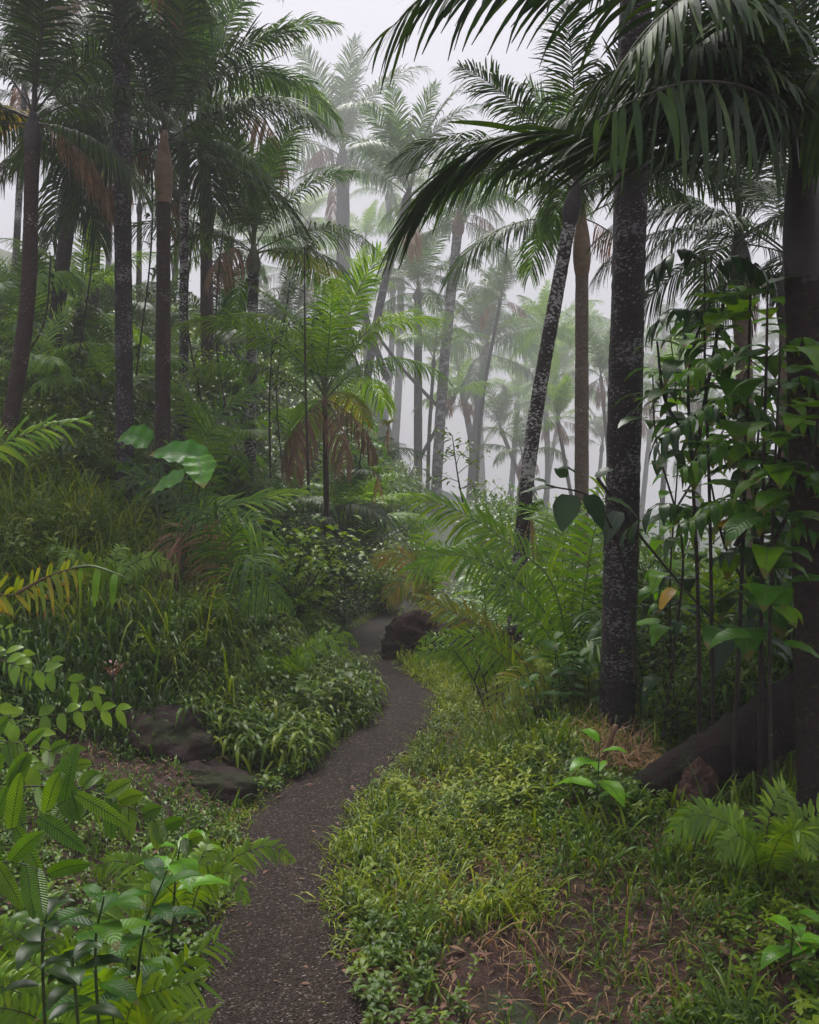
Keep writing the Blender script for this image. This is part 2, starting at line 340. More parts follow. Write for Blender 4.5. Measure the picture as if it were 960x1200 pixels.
# stones lying in the trail surface
def pebble_mb(P, S, mb):
    # squashed octahedral stones
    base = np.array([[1,0,0],[.6,.75,.1],[-.3,.95,0],[-1,.1,.1],[-.6,-.8,0],[.5,-.85,.1]])
    n = len(P); a = rng.random(n)*6.28; ca, sa = np.cos(a), np.sin(a)
    V = np.zeros((n, 13, 3))
    for k in range(6):
        x, y = base[k, 0], base[k, 1]*.75
        X = x*ca-y*sa; Yy = x*sa+y*ca
        V[:, k] = P+np.stack([X*S, Yy*S, -.2*S], 1); V[:, 6+k] = P+np.stack([X*S*.6, Yy*S*.6, S*(.38+.12*rng.random(n))], 1)
    V[:, 12] = P+np.stack([0*S, 0*S, .5*S], 1)
    f = [[k, (k+1) % 6, 6+(k+1) % 6, 6+k] for k in range(6)]+[[6, 7, 8, 12], [8, 9, 10, 12], [10, 11, 6, 12]]
    F = (np.arange(n)[:, None, None]*13+np.array(f)[None]).reshape(-1, 4)
    A = np.zeros((n, 13, 3)); A[:, :, 2] = rng.random(n)[:, None]
    mb.add(V.reshape(-1, 3), F, A.reshape(-1, 3))
def stonemat():
    m, n, l = newmat('trail_stone'); at = n.new('ShaderNodeAttribute'); at.attribute_name = 'leaf'
    sx = n.new('ShaderNodeSeparateXYZ'); l.new(at.outputs['Vector'], sx.inputs[0])
    rp = ramp(n, [(0, (.018, .011, .011)), (.6, (.05, .034, .031)), (.93, (.085, .062, .055)), (1, (.28, .24, .20))]); l.new(sx.outputs[2], rp.inputs[0])
    b = n.new('ShaderNodeBsdfPrincipled'); l.new(rp.outputs[0], b.inputs['Base Color']); b.inputs['Roughness'].default_value = .55; b.inputs['Specular IOR Level'].default_value = .25
    o = n.new('ShaderNodeOutputMaterial'); l.new(b.outputs[0], o.inputs[0]); return m
n = 24000; y = 1.8+rng.random(n)**1.7*9; u = rng.uniform(-1, 1, n); x = xp(y)+u*.26; mb = MB()
pebble_mb(np.stack([x, y, H(x, y)+.010], 1), rng.uniform(.002, .0062, n)*(1+1.2*(rng.random(n) > .97)), mb)
tag(mb.obj('gravel', stonemat(), smooth=False), kind='stuff', label='dark wet gravel scattered over the winding trail')

# ------------------------------------------------------------------ palm fronds
def frond_mesh(mb, pts, nl=55, ll=.5, lw=.03, t0=.16, ang=(68, 28), vee=.25, droop=.5, rr=.014, mi_leaf=0, mi_r=1, seg=4, up=(0, 0, 1), miss=.03, cols=2, jit=.06, prof='leaflet', lenprof=None, sides=(-1, 1), fold=.0, rnd=None):
    pts = np.asarray(pts, float); k = len(pts)
    s = np.concatenate([[0], np.cumsum(np.linalg.norm(np.diff(pts, axis=0), axis=1))]); s /= s[-1]
    tube(mb, pts, rr*(1-.88*s), 5, mi_r)
    t = np.linspace(t0, .995, nl); T = nrm(np.gradient(pts, axis=0))
    for side in sides:
        tt = np.clip(t+rng.normal(0, .25/nl, nl), 0, 1); keep = rng.random(nl) > miss; tt = tt[keep]; m = len(tt)
        P = np.stack([np.interp(tt, s, pts[:, i]) for i in range(3)], 1); Tg = nrm(np.stack([np.interp(tt, s, T[:, i]) for i in range(3)], 1))
        U = np.broadcast_to(np.array(up, float), (m, 3)); S = nrm(np.cross(Tg, U)); Nn = np.cross(S, Tg)
        q = np.clip((tt-t0)/(1-t0), 0, 1)
        a = np.radians(ang[0]+(ang[1]-ang[0])*q**1.3+rng.normal(0, 4, m))
        vv = vee+rng.normal(0, jit*1.6, m)
        D = Tg*np.cos(a)[:, None]+(S*side*np.cos(vv)[:, None]+Nn*np.sin(vv)[:, None])*np.sin(a)[:, None]
        Lp = (np.sin(np.pi*(.16+.74*q))**.75 if lenprof is None else lenprof(q))*ll*(1+rng.normal(0, jit, m))
        Ln = Nn*np.cos(vv)[:, None]-S*side*np.sin(vv)[:, None]+rng.normal(0, .12, (m, 3))
        strips(mb, P, D, Ln, Lp, lw*(.7+.5*np.sin(np.pi*np.clip(q, .05, 1))), np.clip(droop+rng.normal(0, .12, m), 0, 2), seg, prof, cols, fold, mi=mi_leaf,
               rnd=None if rnd is None else np.full(m, rnd)+rng.normal(0, .08, m))
def arc(e0, e1, L, n=18, side=0.0, pw=1.3):
    s = np.linspace(0, 1, n); e = np.radians(e0+(e1-e0)*s**pw); az = side*s**1.5
    d = np.stack([np.cos(e)*np.cos(az), np.cos(e)*np.sin(az), np.sin(e)], 1)*L/(n-1)
    return np.concatenate([np.zeros((1, 3)), np.cumsum((d[1:]+d[:-1])/2, axis=0)])
LIB = {}
def make_lib(key, specs, leaf, rach, **kw):
    LIB[key] = []
    for (e0, e1, L, sd) in specs:
        mb = MB(); frond_mesh(mb, arc(e0, e1, L, side=sd), **{**dict(nl=int(36*L)+8, ll=.25*L, lw=.021), **kw}); LIB[key].append(mb.mesh('frond', [M[leaf], M[rach]]))
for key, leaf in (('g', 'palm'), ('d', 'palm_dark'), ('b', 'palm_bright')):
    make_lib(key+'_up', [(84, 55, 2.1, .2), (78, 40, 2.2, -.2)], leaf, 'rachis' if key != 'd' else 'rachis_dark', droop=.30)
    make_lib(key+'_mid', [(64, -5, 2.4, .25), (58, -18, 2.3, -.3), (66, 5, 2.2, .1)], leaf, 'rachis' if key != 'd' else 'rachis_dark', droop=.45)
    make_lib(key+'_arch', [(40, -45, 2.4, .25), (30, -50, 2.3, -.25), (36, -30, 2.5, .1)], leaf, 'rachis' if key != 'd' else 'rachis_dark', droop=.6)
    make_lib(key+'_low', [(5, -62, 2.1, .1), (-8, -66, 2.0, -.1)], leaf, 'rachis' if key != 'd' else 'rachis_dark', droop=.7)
make_lib('dead', [(-25, -85, 1.7, .1), (-5, -80, 1.9, -.2), (0, -60, 1.8, .2)], 'palm_dead', 'rachis_dead', droop=1.0, miss=.35, vee=-.3, lw=.022)
make_lib('yel', [(35, -40, 2.2, .2), (20, -50, 2.1, -.2)], 'palm_yellow', 'rachis_dead', droop=.6, miss=.1)
def frond_obj(mesh, parent, loc, az, tilt=0.0, sc_=1.0, roll=0.0, kind=None):
    o = bpy.data.objects.new('frond', mesh); C.objects.link(o); o.parent = parent; o.location = loc
    o.rotation_euler = (Matrix.Rotation(az, 4, 'Z') @ Matrix.Rotation(-tilt, 4, 'Y') @ Matrix.Rotation(roll, 4, 'X')).to_euler()
    o.scale = (sc_,)*3
    return o
def palm(label, base, top, r, scale=1.0, n=13, trunk='trunk_spot', shaft='shaft_green', shaft_len=.75, key='g', bend=.0, seed=0, dead=1, yel=0, group=None, sink=.25, mix=(2, 5, 4, 2), az0=None, name='palm_tree', flop=0.0, sl_r=1.45):
    rr = random.Random(seed+5); base = Vector(base); top = Vector(top)
    if base.z > Hf(base.x, base.y) - .02: base = base + (base-top).normalized()*0
    root = tag(empty(name, base), label, 'palm tree', group)
    ax = top-base; side = Vector((ax.y, -ax.x, 0)); side = Vector((1, 0, 0)) if side.length < .05 else side.normalized()
    m = base+ax*.5+Vector((1, 0, 0))*bend*ax.length
    ns = 200 if base.y < 13 and base.y > 0 else 40
    pts = spline([base-ax.normalized()*sink, base, m, top], ns); z = np.linspace(0, 1, ns); hz_ = z*ax.length
    ringf = 1+.035*((hz_*9+.4*np.sin(hz_*5)) % 1.0)+.03*np.sin(hz_*3.1+seed)*np.sin(hz_*7.7)
    mb = MB(); tube(mb, pts-np.array(base), r*(1.08-.23*z+.55*np.exp(-hz_*7)+.12*np.exp(-hz_*1.5))*ringf, 16, bump=.012)
    mb.obj('trunk', M[trunk], root)
    d = Vector(pts[-1]-pts[-ns//15]).normalized(); st = top-base
    sp = [st-d*.03+d*shaft_len*scale*q for q in np.linspace(0, 1, 12)]; q = np.linspace(0, 1, 12)
    rad = r*.87*(1+(sl_r-1)*np.sin(np.pi*np.clip(q*1.25, 0, 1))**.8*(q < .8)+0)*(1-.45*q**2)
    mb = MB(); tube(mb, sp, rad, 12); mb.obj('crownshaft', M[shaft], root)
    tip = st+d*shaft_len*scale*.93
    sm = MB(); tube(sm, [tip-d*.1*scale, tip+d*.5*scale+Vector((.02, 0, 0))*scale, tip+d*1.25*scale+Vector((.06, .02, 0))*scale], np.array([.035, .03, .006])*scale, 6); sm.obj('spear_leaf', M['rachis' if key != 'd' else 'rachis_dark'], root)
    az = rr.random()*6.28 if az0 is None else az0
    kinds = ['up']*mix[0]+['mid']*mix[1]+['arch']*mix[2]+['low']*mix[3]
    kinds = [kinds[int(i*len(kinds)/n)] for i in range(n)]
    for i, kd in enumerate(kinds):
        az += 2.39996+rr.uniform(-.25, .25)
        aa = az
        if base.y < 13 and kd in ('low', 'arch') and math.sin(az) < -.6: aa = az+(1.0 if math.cos(az) > 0 else -1.0)
        frond_obj(rr.choice(LIB[key+'_'+kd]), root, tip-d*(.06*scale*i/ n*3), aa, rr.uniform(-.15, .15)-flop, scale*rr.uniform(.85, 1.1), rr.uniform(-.25, .25))
    for i in range(dead+yel):
        az += 2.39996
        o = frond_obj(rr.choice(LIB['dead' if i < dead else 'yel']), root, tip-d*.12*scale, az, rr.uniform(-.1, .1), scale*rr.uniform(.7, .95))
        if i < dead: o['label'] = 'dead brown frond hanging from the crown'
    return root
def rosette(label, loc, scale=1.0, n=8, key='g', seed=0, mix=(1, 4, 3, 0), yel=0, dead=0, group=None, name='young_palm', cat='young palm', az0=None, leaves=None):
    rr = random.Random(seed+77); root = tag(empty(name, loc), label, cat, group); az = rr.random()*6.28 if az0 is None else az0
    kinds = ['up']*mix[0]+['mid']*mix[1]+['arch']*mix[2]+['low']*mix[3]
    for i in range(n):
        az += 2.39996+rr.uniform(-.3, .3); kd = kinds[int(i*len(kinds)/n)]
        frond_obj(rr.choice(LIB[key+'_'+kd]), root, (0, 0, -.03), az, rr.uniform(-.1, .1), scale*rr.uniform(.8, 1.1), rr.uniform(-.3, .3))
    for i in range(yel+dead):
        az += 2.39996; frond_obj(rr.choice(LIB['yel' if i < yel else 'dead']), root, (0, 0, 0), az, 0.0, scale*.85)
    return root
def gp(px, Y, dz=0.0):
    x = (px-480)/FPX*Y; return Vector((x, Y, Hf(x, Y)+dz))

# ---- near palms
# the spotted dark trunk in front, right of centre
b = G(733, 868); b = Vector((b.x, 5.2, Hf(W(733, 868, 5.2).x, 5.2)))
palm('tall dark lichen-flecked palm trunk standing straight where the fallen log begins', b, W(750, -190, 5.2), .103, 1.1, 11, 'trunk_near', 'shaft_dark', seed=1, key='d', mix=(1, 4, 4, 2), dead=1)
# the thick trunk at the frame edge with sweeping fronds
b = W(966, 1050, 3.5); b.z = Hf(b.x, b.y)
t3 = W(945, 330, 3.75)
hero = palm('stout reddish dark palm beyond the log end, its fronds arching over the whole view', b, t3, .096, .75, 4, 'trunk_mossy', 'shaft_dark', seed=3, key='d', mix=(4, 0, 0, 0), dead=0, shaft_len=.85, az0=-.6, sl_r=1.12)
tipw = W(944, 165, 3.8)
def hero_frond(pts, parent, leaf='palm_dark', rach='rachis_dark', **kw):
    P = spline(pts, 34); o0 = np.array(parent.matrix_world.translation if parent.matrix_world.translation.length else parent.location)
    o0 = np.array(parent.location); mb = MB(); frond_mesh(mb, P, **kw); o = mb.obj('frond', [M[leaf], M[rach]], parent, off=o0); return o
Wp = W
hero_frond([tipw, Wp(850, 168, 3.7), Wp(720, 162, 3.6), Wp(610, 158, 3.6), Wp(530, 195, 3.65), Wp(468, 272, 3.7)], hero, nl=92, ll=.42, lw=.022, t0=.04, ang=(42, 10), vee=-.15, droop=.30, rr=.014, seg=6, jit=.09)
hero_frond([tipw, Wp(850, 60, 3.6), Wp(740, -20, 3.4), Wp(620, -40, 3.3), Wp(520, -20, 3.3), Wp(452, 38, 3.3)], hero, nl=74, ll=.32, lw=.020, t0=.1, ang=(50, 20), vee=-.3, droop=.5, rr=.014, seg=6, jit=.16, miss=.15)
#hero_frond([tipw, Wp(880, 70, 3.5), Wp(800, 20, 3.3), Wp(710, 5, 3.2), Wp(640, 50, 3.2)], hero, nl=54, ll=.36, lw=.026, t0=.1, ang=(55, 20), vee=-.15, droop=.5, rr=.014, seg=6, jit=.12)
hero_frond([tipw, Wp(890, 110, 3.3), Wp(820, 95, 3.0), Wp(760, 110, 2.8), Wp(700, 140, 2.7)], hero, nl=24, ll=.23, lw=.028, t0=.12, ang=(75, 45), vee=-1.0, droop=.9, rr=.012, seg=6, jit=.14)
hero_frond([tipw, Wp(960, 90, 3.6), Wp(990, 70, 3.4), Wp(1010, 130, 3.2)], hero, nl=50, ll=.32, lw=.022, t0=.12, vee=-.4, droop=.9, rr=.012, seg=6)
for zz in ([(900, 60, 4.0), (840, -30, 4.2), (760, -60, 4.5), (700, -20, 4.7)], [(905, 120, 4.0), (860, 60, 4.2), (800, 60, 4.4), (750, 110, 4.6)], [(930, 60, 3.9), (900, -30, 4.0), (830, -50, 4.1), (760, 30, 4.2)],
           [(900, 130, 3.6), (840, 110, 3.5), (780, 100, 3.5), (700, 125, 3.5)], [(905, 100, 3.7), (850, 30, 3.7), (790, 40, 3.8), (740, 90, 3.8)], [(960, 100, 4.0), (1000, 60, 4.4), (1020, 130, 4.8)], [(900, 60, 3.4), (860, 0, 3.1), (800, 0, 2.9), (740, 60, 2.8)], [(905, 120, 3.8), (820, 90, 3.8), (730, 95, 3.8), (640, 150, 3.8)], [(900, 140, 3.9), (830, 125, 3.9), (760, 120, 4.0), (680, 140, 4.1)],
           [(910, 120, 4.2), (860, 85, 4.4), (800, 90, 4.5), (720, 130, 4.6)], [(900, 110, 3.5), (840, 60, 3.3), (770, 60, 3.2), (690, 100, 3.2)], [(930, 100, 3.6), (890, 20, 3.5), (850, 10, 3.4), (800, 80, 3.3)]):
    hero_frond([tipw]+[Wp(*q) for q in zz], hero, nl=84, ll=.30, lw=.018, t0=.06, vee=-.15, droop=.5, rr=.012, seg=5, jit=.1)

palm('leaning palm with speckled dark trunk in front of the open misty sky', Vector((W(600, 640, 7.2).x, 7.2, Hf(W(600, 640, 7.2).x, 7.2))), W(668, 258, 7.2), .063, .62, 12, 'trunk_spot', 'shaft_dark', .55, 'd', bend=-.02, seed=7, mix=(0, 5, 5, 0), az0=2.6, dead=0)
palm('upright palm with tan peeling crownshaft just behind the leaning speckled one', gp(683, 10), W(682, 320, 10), .085, .8, 12, 'trunk_pale', 'shaft', .95, 'g', seed=9, mix=(2, 4, 4, 1), dead=1)
palm('misty grey palm with feathery crown between the two big dark trunks', gp(880, 8.2), W(868, 330, 8.2), .085, .72, 14, 'trunk_pale', 'shaft_dark', .7, 'd', seed=12, mix=(2, 4, 4, 2), dead=1, bend=.01)
palm('pale crownshaft palm half hidden behind big leaves beside the stout reddish trunk', gp(925, 6.6), W(926, 380, 6.6), .085, .6, 12, 'trunk_pale', 'shaft_dark', 1.0, 'd', seed=14, mix=(1, 4, 4, 2), dead=0)

# ---- left group
def lp(px0, Y, px1, py1, *a, **k): return gp(px0, Y), W(px1, py1, Y)
b, t = lp(147, 8.6, 141, -60); palm('tall near-black palm trunk with white spots at its foot, crown above view', b, t, .084, .78, 13, 'trunk_near', 'shaft_dark', .7, 'd', seed=21, dead=3, mix=(0, 3, 4, 4))
b, t = lp(190, 9.2, 192, 235); palm('dark shaggy palm with split reddish crownshaft behind the tallest black trunk', b, t, .080, .86, 13, 'trunk_red', 'shaft', .85, 'd', seed=23, dead=1, mix=(4, 5, 4, 3), az0=.4)
b, t = lp(216, 11, 216, 205); palm('slim spotted palm trunk rising behind the shaggy dark palm', b, t, .06, .85, 13, 'trunk_spot', 'shaft_dark', .7, 'g', seed=26, dead=1, mix=(5, 4, 3, 1))
b, t = lp(293, 11.5, 297, 318); palm('green palm with a full open crown and white-ringed lower trunk', b, t, .078, .80, 16, 'trunk_spot', 'shaft_green', .45, 'g', seed=31, dead=1, yel=1, mix=(5, 5, 4, 2), az0=1.1)
b, t = lp(2, 8.2, 38, 175); palm('dark leaning palm with drooping fringe of fronds near the forest edge', b, t, .072, .72, 13, 'trunk_red', 'shaft_dark', .5, 'd', seed=35, dead=1, yel=1, mix=(2, 4, 4, 3), bend=.03)
b, t = lp(384, 10, 381, 480); palm('small palm with thin ringed stem and dry skirt under low fronds', b, t, .035, .74, 14, 'trunk_red', 'shaft', .3, 'b', seed=41, dead=4, yel=1, mix=(3, 7, 3, 1), az0=.3)
b, t = lp(430, 34, 474, 245); palm('thin curved palm leaning outward at the edge of the misty clearing', b, t, .16, 1.75, 14, 'trunk_near', 'shaft_dark', .5, 'g', seed=45, dead=1, mix=(5, 4, 3, 1), bend=-.02)
b, t = lp(510, 42, 536, 275); palm('misty palm with whitish speckled trunk and one low frond stretched sideways', b, t, .26, 1.85, 13, 'trunk_spot', 'shaft', .6, 'g', seed=48, dead=1, mix=(1, 4, 5, 2), bend=-.01)
b, t = lp(490, 46, 490, 352); palm('short dark green palm in the mist beside the whitish trunk', b, t, .23, 1.65, 14, 'trunk_mossy', 'shaft_green', .4, 'g', seed=52, dead=0, mix=(3, 5, 4, 2))
b, t = lp(403, 70, 402, 215); palm('faded grey palm standing highest over the mist with an upright spear leaf', b, t, .58, 3.8, 15, 'trunk_mossy', 'shaft_dark', .7, 'g', seed=55, dead=2, mix=(5, 4, 4, 2))
b, t = lp(552, 68, 568, 425); palm('dim palm with round crown rising from the valley mist', b, t, .4, 3.2, 15, 'trunk_mossy', 'shaft_green', .4, 'g', seed=58, dead=0, mix=(3, 6, 4, 2), bend=-.01)
b, t = lp(60, 12, 88, 190); palm('brown-curtained palm in shade past the leaning dark one', b, t, .10, .85, 12, 'trunk_mossy', 'shaft_dark', .5, 'd', seed=61, dead=3, yel=1, mix=(0, 3, 4, 4))
b, t = lp(110, 15, 112, 30); palm('shadowy palm whose pale dry fronds hang before grey light', b, t, .12, .95, 12, 'trunk_mossy', 'shaft_dark', .5, 'd', seed=64, dead=2, mix=(0, 3, 4, 3))
b, t = lp(245, 13.5, 240, 150); palm('green palm showing broad backlit fronds above the full open crown', b, t, .10, 1.15, 14, 'trunk_red', 'shaft_green', .5, 'g', seed=66, dead=1, mix=(6, 4, 2, 1))
LM = [(-99, 'the picture edge'), (20, 'the dark leaning palm'), (88, 'the brown-curtained palm'), (143, 'the near-black trunk'), (191, 'the shaggy palm'), (216, 'the slim spotted trunk'), (296, 'the open-crowned green palm'), (358, 'the thin dark sapling'),
      (383, 'the skirted small palm'), (403, 'the tallest misty palm'), (465, 'the thin curved palm'), (491, 'the short misty palm'), (525, 'the whitish trunk'), (566, 'the dim round-crowned palm'), (620, 'the leaning speckled palm'), (682, 'the tan-shafted palm'),
      (740, 'the straight spotted trunk'), (870, 'the misty grey palm'), (940, 'the stout trunk'), (1100, 'the picture edge')]
def gap_labels(items, fmt, words=None):
    """items: (px, order); a label for each that names the two neighbours it stands between and its rank there"""
    by = {}
    for i, (px, o) in enumerate(items):
        g = max(k for k in range(len(LM)-1) if LM[k][0] <= px); by.setdefault(g, []).append((o, i))
    out = {}
    w = words or [['only'], ['taller', 'shorter'], ['tallest', 'middle-height', 'shortest'], ['tallest', 'second tallest', 'third tallest', 'shortest'], ['tallest', 'second tallest', 'third tallest', 'fourth tallest', 'shortest'], ['tallest', 'second tallest', 'third tallest', 'fourth tallest', 'second shortest', 'shortest'], ['tallest', 'second tallest', 'third tallest', 'middle-height', 'third shortest', 'second shortest', 'shortest']]
    for g, l in by.items():
        l.sort()
        for k, (o, i) in enumerate(l): out[i] = fmt.format(w[min(len(l), len(w))-1][min(k, len(w)-1)], LM[g][1], LM[g+1][1])
    return out
# faint palms deep in the mist
MG = 'faint palms deep in the mist'; ML = 'faint grey palm standing deep in the mist'
k = 0
MGL = [(640,30,640,480,.13,1.3),(598,34,606,480,.14,1.3),(722,33,712,440,.14,1.4),(655,42,662,430,.16,1.5),(770,30,775,410,.13,1.3),(360,30,362,265,.17,1.1),
        (447,34,455,235,.18,1.2),(330,30,338,330,.16,1.2),(545,27,540,450,.12,1.1),(600,24,590,510,.1,.9),(748,23,742,490,.1,.9),(826,20,822,520,.09,.8),(860,27,866,440,.12,1.1),
        (930,24,936,450,.12,1.0),(470,36,470,320,.2,1.3),(700,26,705,530,.09,.9),(430,30,428,290,.16,1.1),(800,36,806,420,.15,1.3),(560,45,566,400,.2,1.6),(900,38,905,410,.18,1.4),(620,50,616,420,.2,1.6), (418,13,420,340,.05,.5),(445,15,440,390,.05,.5),(505,14,508,430,.05,.5),(528,16,530,470,.06,.6),(610,15,615,540,.05,.5),(635,18,642,400,.06,.65),(660,14,655,500,.05,.5),(700,16,705,450,.05,.6),(580,18,585,360,.06,.65),(780,15,785,470,.05,.5)]
mlab = gap_labels([(q[2], q[3]) for q in MGL], '{} faint mist palm between {} and {}')
for (px0, Y, px1, py1, r, s) in MGL:
    b, t = lp(px0, Y*2.9, px1, py1); k += 1
    palm(mlab[k-1], b+Vector((random.uniform(-3, 3), 0, 0)), t, r*random.uniform(1.7, 2.8), s*random.uniform(1.7, 2.9), random.choice([8, 10, 13, 15]), 'trunk_mossy', 'shaft_dark', .4, random.choice('gb'), seed=100+k, dead=random.choice([0, 0, 2, 4]), group=MG, mix=random.choice([(3, 4, 4, 1), (5, 2, 2, 1), (1, 3, 6, 3), (2, 6, 2, 0)]), bend=random.uniform(-.04, .04))
FG = 'palms crowding the dim hillside'; FL = 'one of many dim palms crowding the hillside forest'
FGL = [(20,17,90),(75,24,160),(165,20,250),(205,27,200),(265,22,300),(322,26,390),(348,20,420),(130,28,150),(95,13,380),(250,15,420),(10,13,420)]
flab = gap_labels([(q[0], q[2]) for q in FGL], '{} dim hillside palm between {} and {}')
for i, (px0, Y, py1) in enumerate(FGL):
    b, t = lp(px0, Y, px0+random.uniform(-12, 14), py1)
    palm(flab[i], b, t, random.uniform(.055, .09), random.uniform(.65, .9), 9, random.choice(['trunk_mossy', 'trunk_red', 'trunk_spot']), 'shaft_dark', .4, random.choice('gbd'), seed=200+i, dead=random.choice([0, 1, 1]), group=FG, mix=(2, 4, 4, 3))

# ------------------------------------------------------------------ broadleaf shrubs and saplings
def leafy(mb, tips, nper, size, prof='ovate', spread=.12, w=.45, cols=3, seg=3, mi=0, droop=.35, updir=.5, fold=.15):
    P, D = [], []
    for (p, d) in tips:
        p = np.array(p); d = np.array(d)
        for _ in range(nper):
            q = p+rng.normal(0, spread, 3)*[1, 1, .7]; P.append(q)
            v = rng.normal(0, 1, 3); v[2] = abs(v[2])*.5*updir-.1; D.append(nrm(v+d*.4))
    P = np.array(P); D = np.array(D); n = len(P); N = np.array([0, 0, 1.])+rng.normal(0, .35, (n, 3))
    L = size*rng.uniform(.6, 1.25, n); strips(mb, P, D, N, L, L*w, droop, seg, prof, cols, fold, mi=mi)
def shrub_proto(name, Hh, Rr, nst, nper, size, leaf, prof='ovate', w=.45, spread=.14, seg=3, cols=3, droop=.35, levels=7):
    root = empty(name, (0, 0, 0)); ms = MB(); mf = MB(); tips = []
    for i in range(nst):
        a = i*2.4+random.random(); rr_ = Rr*random.uniform(.25, 1); h = Hh*random.uniform(.55, 1)
        pts = spline([(0, 0, -.1), (rr_*.25*math.cos(a), rr_*.25*math.sin(a), h*.45), (rr_*math.cos(a+.3), rr_*math.sin(a+.3), h)], 12)
        tube(ms, pts, .012*Hh**.5*(1-.75*np.linspace(0, 1, 12)), 5)
        for q in np.linspace(.25, 1, levels): 
            j = min(int(q*11), 11); tips.append((pts[j], pts[j]-pts[max(j-1, 0)]))
    leafy(mf, tips, nper, size, prof, spread, w, cols, seg, droop=droop)
    ms.obj('stem', M['stem'], root); mf.obj('foliage', M[leaf], root)
    return root
protos = {
 'round': shrub_proto('shrub', 1.1, .5, 11, 14, .085, 'small', 'ovate', .52, .12),
 'dark': shrub_proto('shrub', 1.5, .6, 11, 17, .10, 'small_dark', 'ovate', .48, .16),
 'lance': shrub_proto('shrub', 1.3, .55, 10, 17, .17, 'small', 'lance', .22, .15, droop=.6),
 'big': shrub_proto('shrub', 1.7, .6, 9, 6, .26, 'broad', 'ovate', .5, .14, seg=5, levels=6, droop=.6),
 'tall': shrub_proto('shrub', 3.0, .9, 12, 22, .15, 'small_dark', 'lance', .34, .28, levels=9, droop=.5),
}
protos['bright'] = shrub_proto('shrub', 1.0, .55, 12, 15, .085, 'small_bright', 'ovate', .55, .12)
used = {k: False for k in protos}
def place(key, loc, s, rz, label, group=None, name=None, cat='shrub', leafmat_=None):
    if not used[key]: o = protos[key]; used[key] = True
    else: o = copy_tree(protos[key])
    if name: o.name = name
    o.location = loc; o.scale = (s,)*3 if not hasattr(s, '__len__') else s; o.rotation_euler = (0, 0, rz); tag(o, label, cat, group)
    if group is None and 'group' in o: del o['group']
    return o
def hl(px, Y): x = (px-480)/FPX*Y; return (x, Y, Hf(x, Y)-.02)
place('bright', hl(345, 7.5), (1.0, 1.0, 1.05), 0, 'round-leaved glossy bush bulging beside the trail bend, lighter at its crest')
place('dark', hl(335, 7.9), .62, 1, 'dark small-leaved bush tucked against the glossy trailside bush')
place('bright', hl(372, 9.4), .8, 2, 'light green bush just past the glossy trailside bush')
place('bright', hl(300, 8.2), .8, 4, 'low bright bush behind the fan-tipped palm on the bank')
place('bright', hl(232, 7.7), .6, 5, 'little bright bush in the grass under the giant crumpled leaves')
place('bright', hl(450, 10.5), .8, 1, 'bright bush closing the far end of the trail')
place('bright', hl(585, 7.6), .55, 3, 'small bright bush at the foot of the leaning speckled palm')
# dim undergrowth up the hillside
SG = 'shrubs massed under the hillside palms'
HT = {'dark': 1.6, 'lance': 1.45, 'round': 1.2, 'big': 1.9, 'tall': 3.2, 'bright': 1.1}
for i in range(125):
    Y = 8.3+random.random()**1.1*18; px = random.uniform(-30, 430 if Y < 12 else 580)
    x = (px-480)/FPX*Y
    if abs(x-float(xp(Y))) < .75: continue
    k_ = random.choice(['dark', 'round', 'lance', 'tall', 'round', 'big', 'bright', 'lance'])
    if k_ == 'tall' and (Y < 12 or px > 330): k_ = 'lance'
    lab = {'dark': 'dark small-leaved shrub in the hillside undergrowth', 'lance': 'narrow-leaved shrub in the hillside undergrowth', 'tall': 'tall dusky shrub in the hillside undergrowth',
           'round': 'light round-leaved shrub in the hillside undergrowth', 'big': 'large-leaved shrub in the hillside undergrowth', 'bright': 'bright green shrub in the hillside undergrowth'}[k_]
    lim = (575 if px > 290 else 500+.2*(290-px)*0) if Y < 13 else (520 if px > 420 else 455 if px > 290 else 400)
    z0 = Hf(x, Y); s_ = min(random.uniform(.7, 1.25)*(1 if k_ != 'tall' else .8), (W(px, lim, Y).z-z0)/HT[k_])
    if s_ < .3: continue
    place(k_, (x, Y, z0-.03), s_, random.random()*6.28, lab, SG)
FERNS = []
VG = 'shrubs down the misty slope'
for i in range(70):
    Y = 7.5+random.random()*14; px = random.uniform(560, 1000); x = (px-480)/FPX*Y
    if Y < 9 and px < 640: continue
    k_ = random.choice(['dark', 'lance', 'round', 'lance', 'big'])
    lab = {'dark': 'dark small-leaved shrub on the misty slope below the trail', 'lance': 'narrow-leaved shrub on the misty slope below the trail', 'round': 'light round-leaved shrub on the misty slope below the trail', 'big': 'large-leaved shrub on the misty slope below the trail'}[k_]
    place(k_, (x, Y, Hf(x, Y)-.03), random.uniform(.6, 1.15), random.random()*6.28, lab, VG)
BG = 'unseen palms added behind the viewpoint for shade'  # out-of-view palms added around the camera to shade foreground and near mist
for i, (x_, y_, h_) in enumerate([(-2.6, -4, 6), (1.4, -4.5, 6.2), (5, -4, 6), (-6, -4.5, 7), (0, -8, 8), (7, 1, 6)]):
    palm('unseen palm added behind the viewpoint to shade the trail', (x_, y_, Hf(x_, y_)), (x_+.2, y_, h_+Hf(x_, y_)), .1, 1.25, 15, 'trunk_mossy', 'shaft_dark', .6, 'g', seed=500+i, dead=1, group=BG, mix=(2, 5, 5, 2))
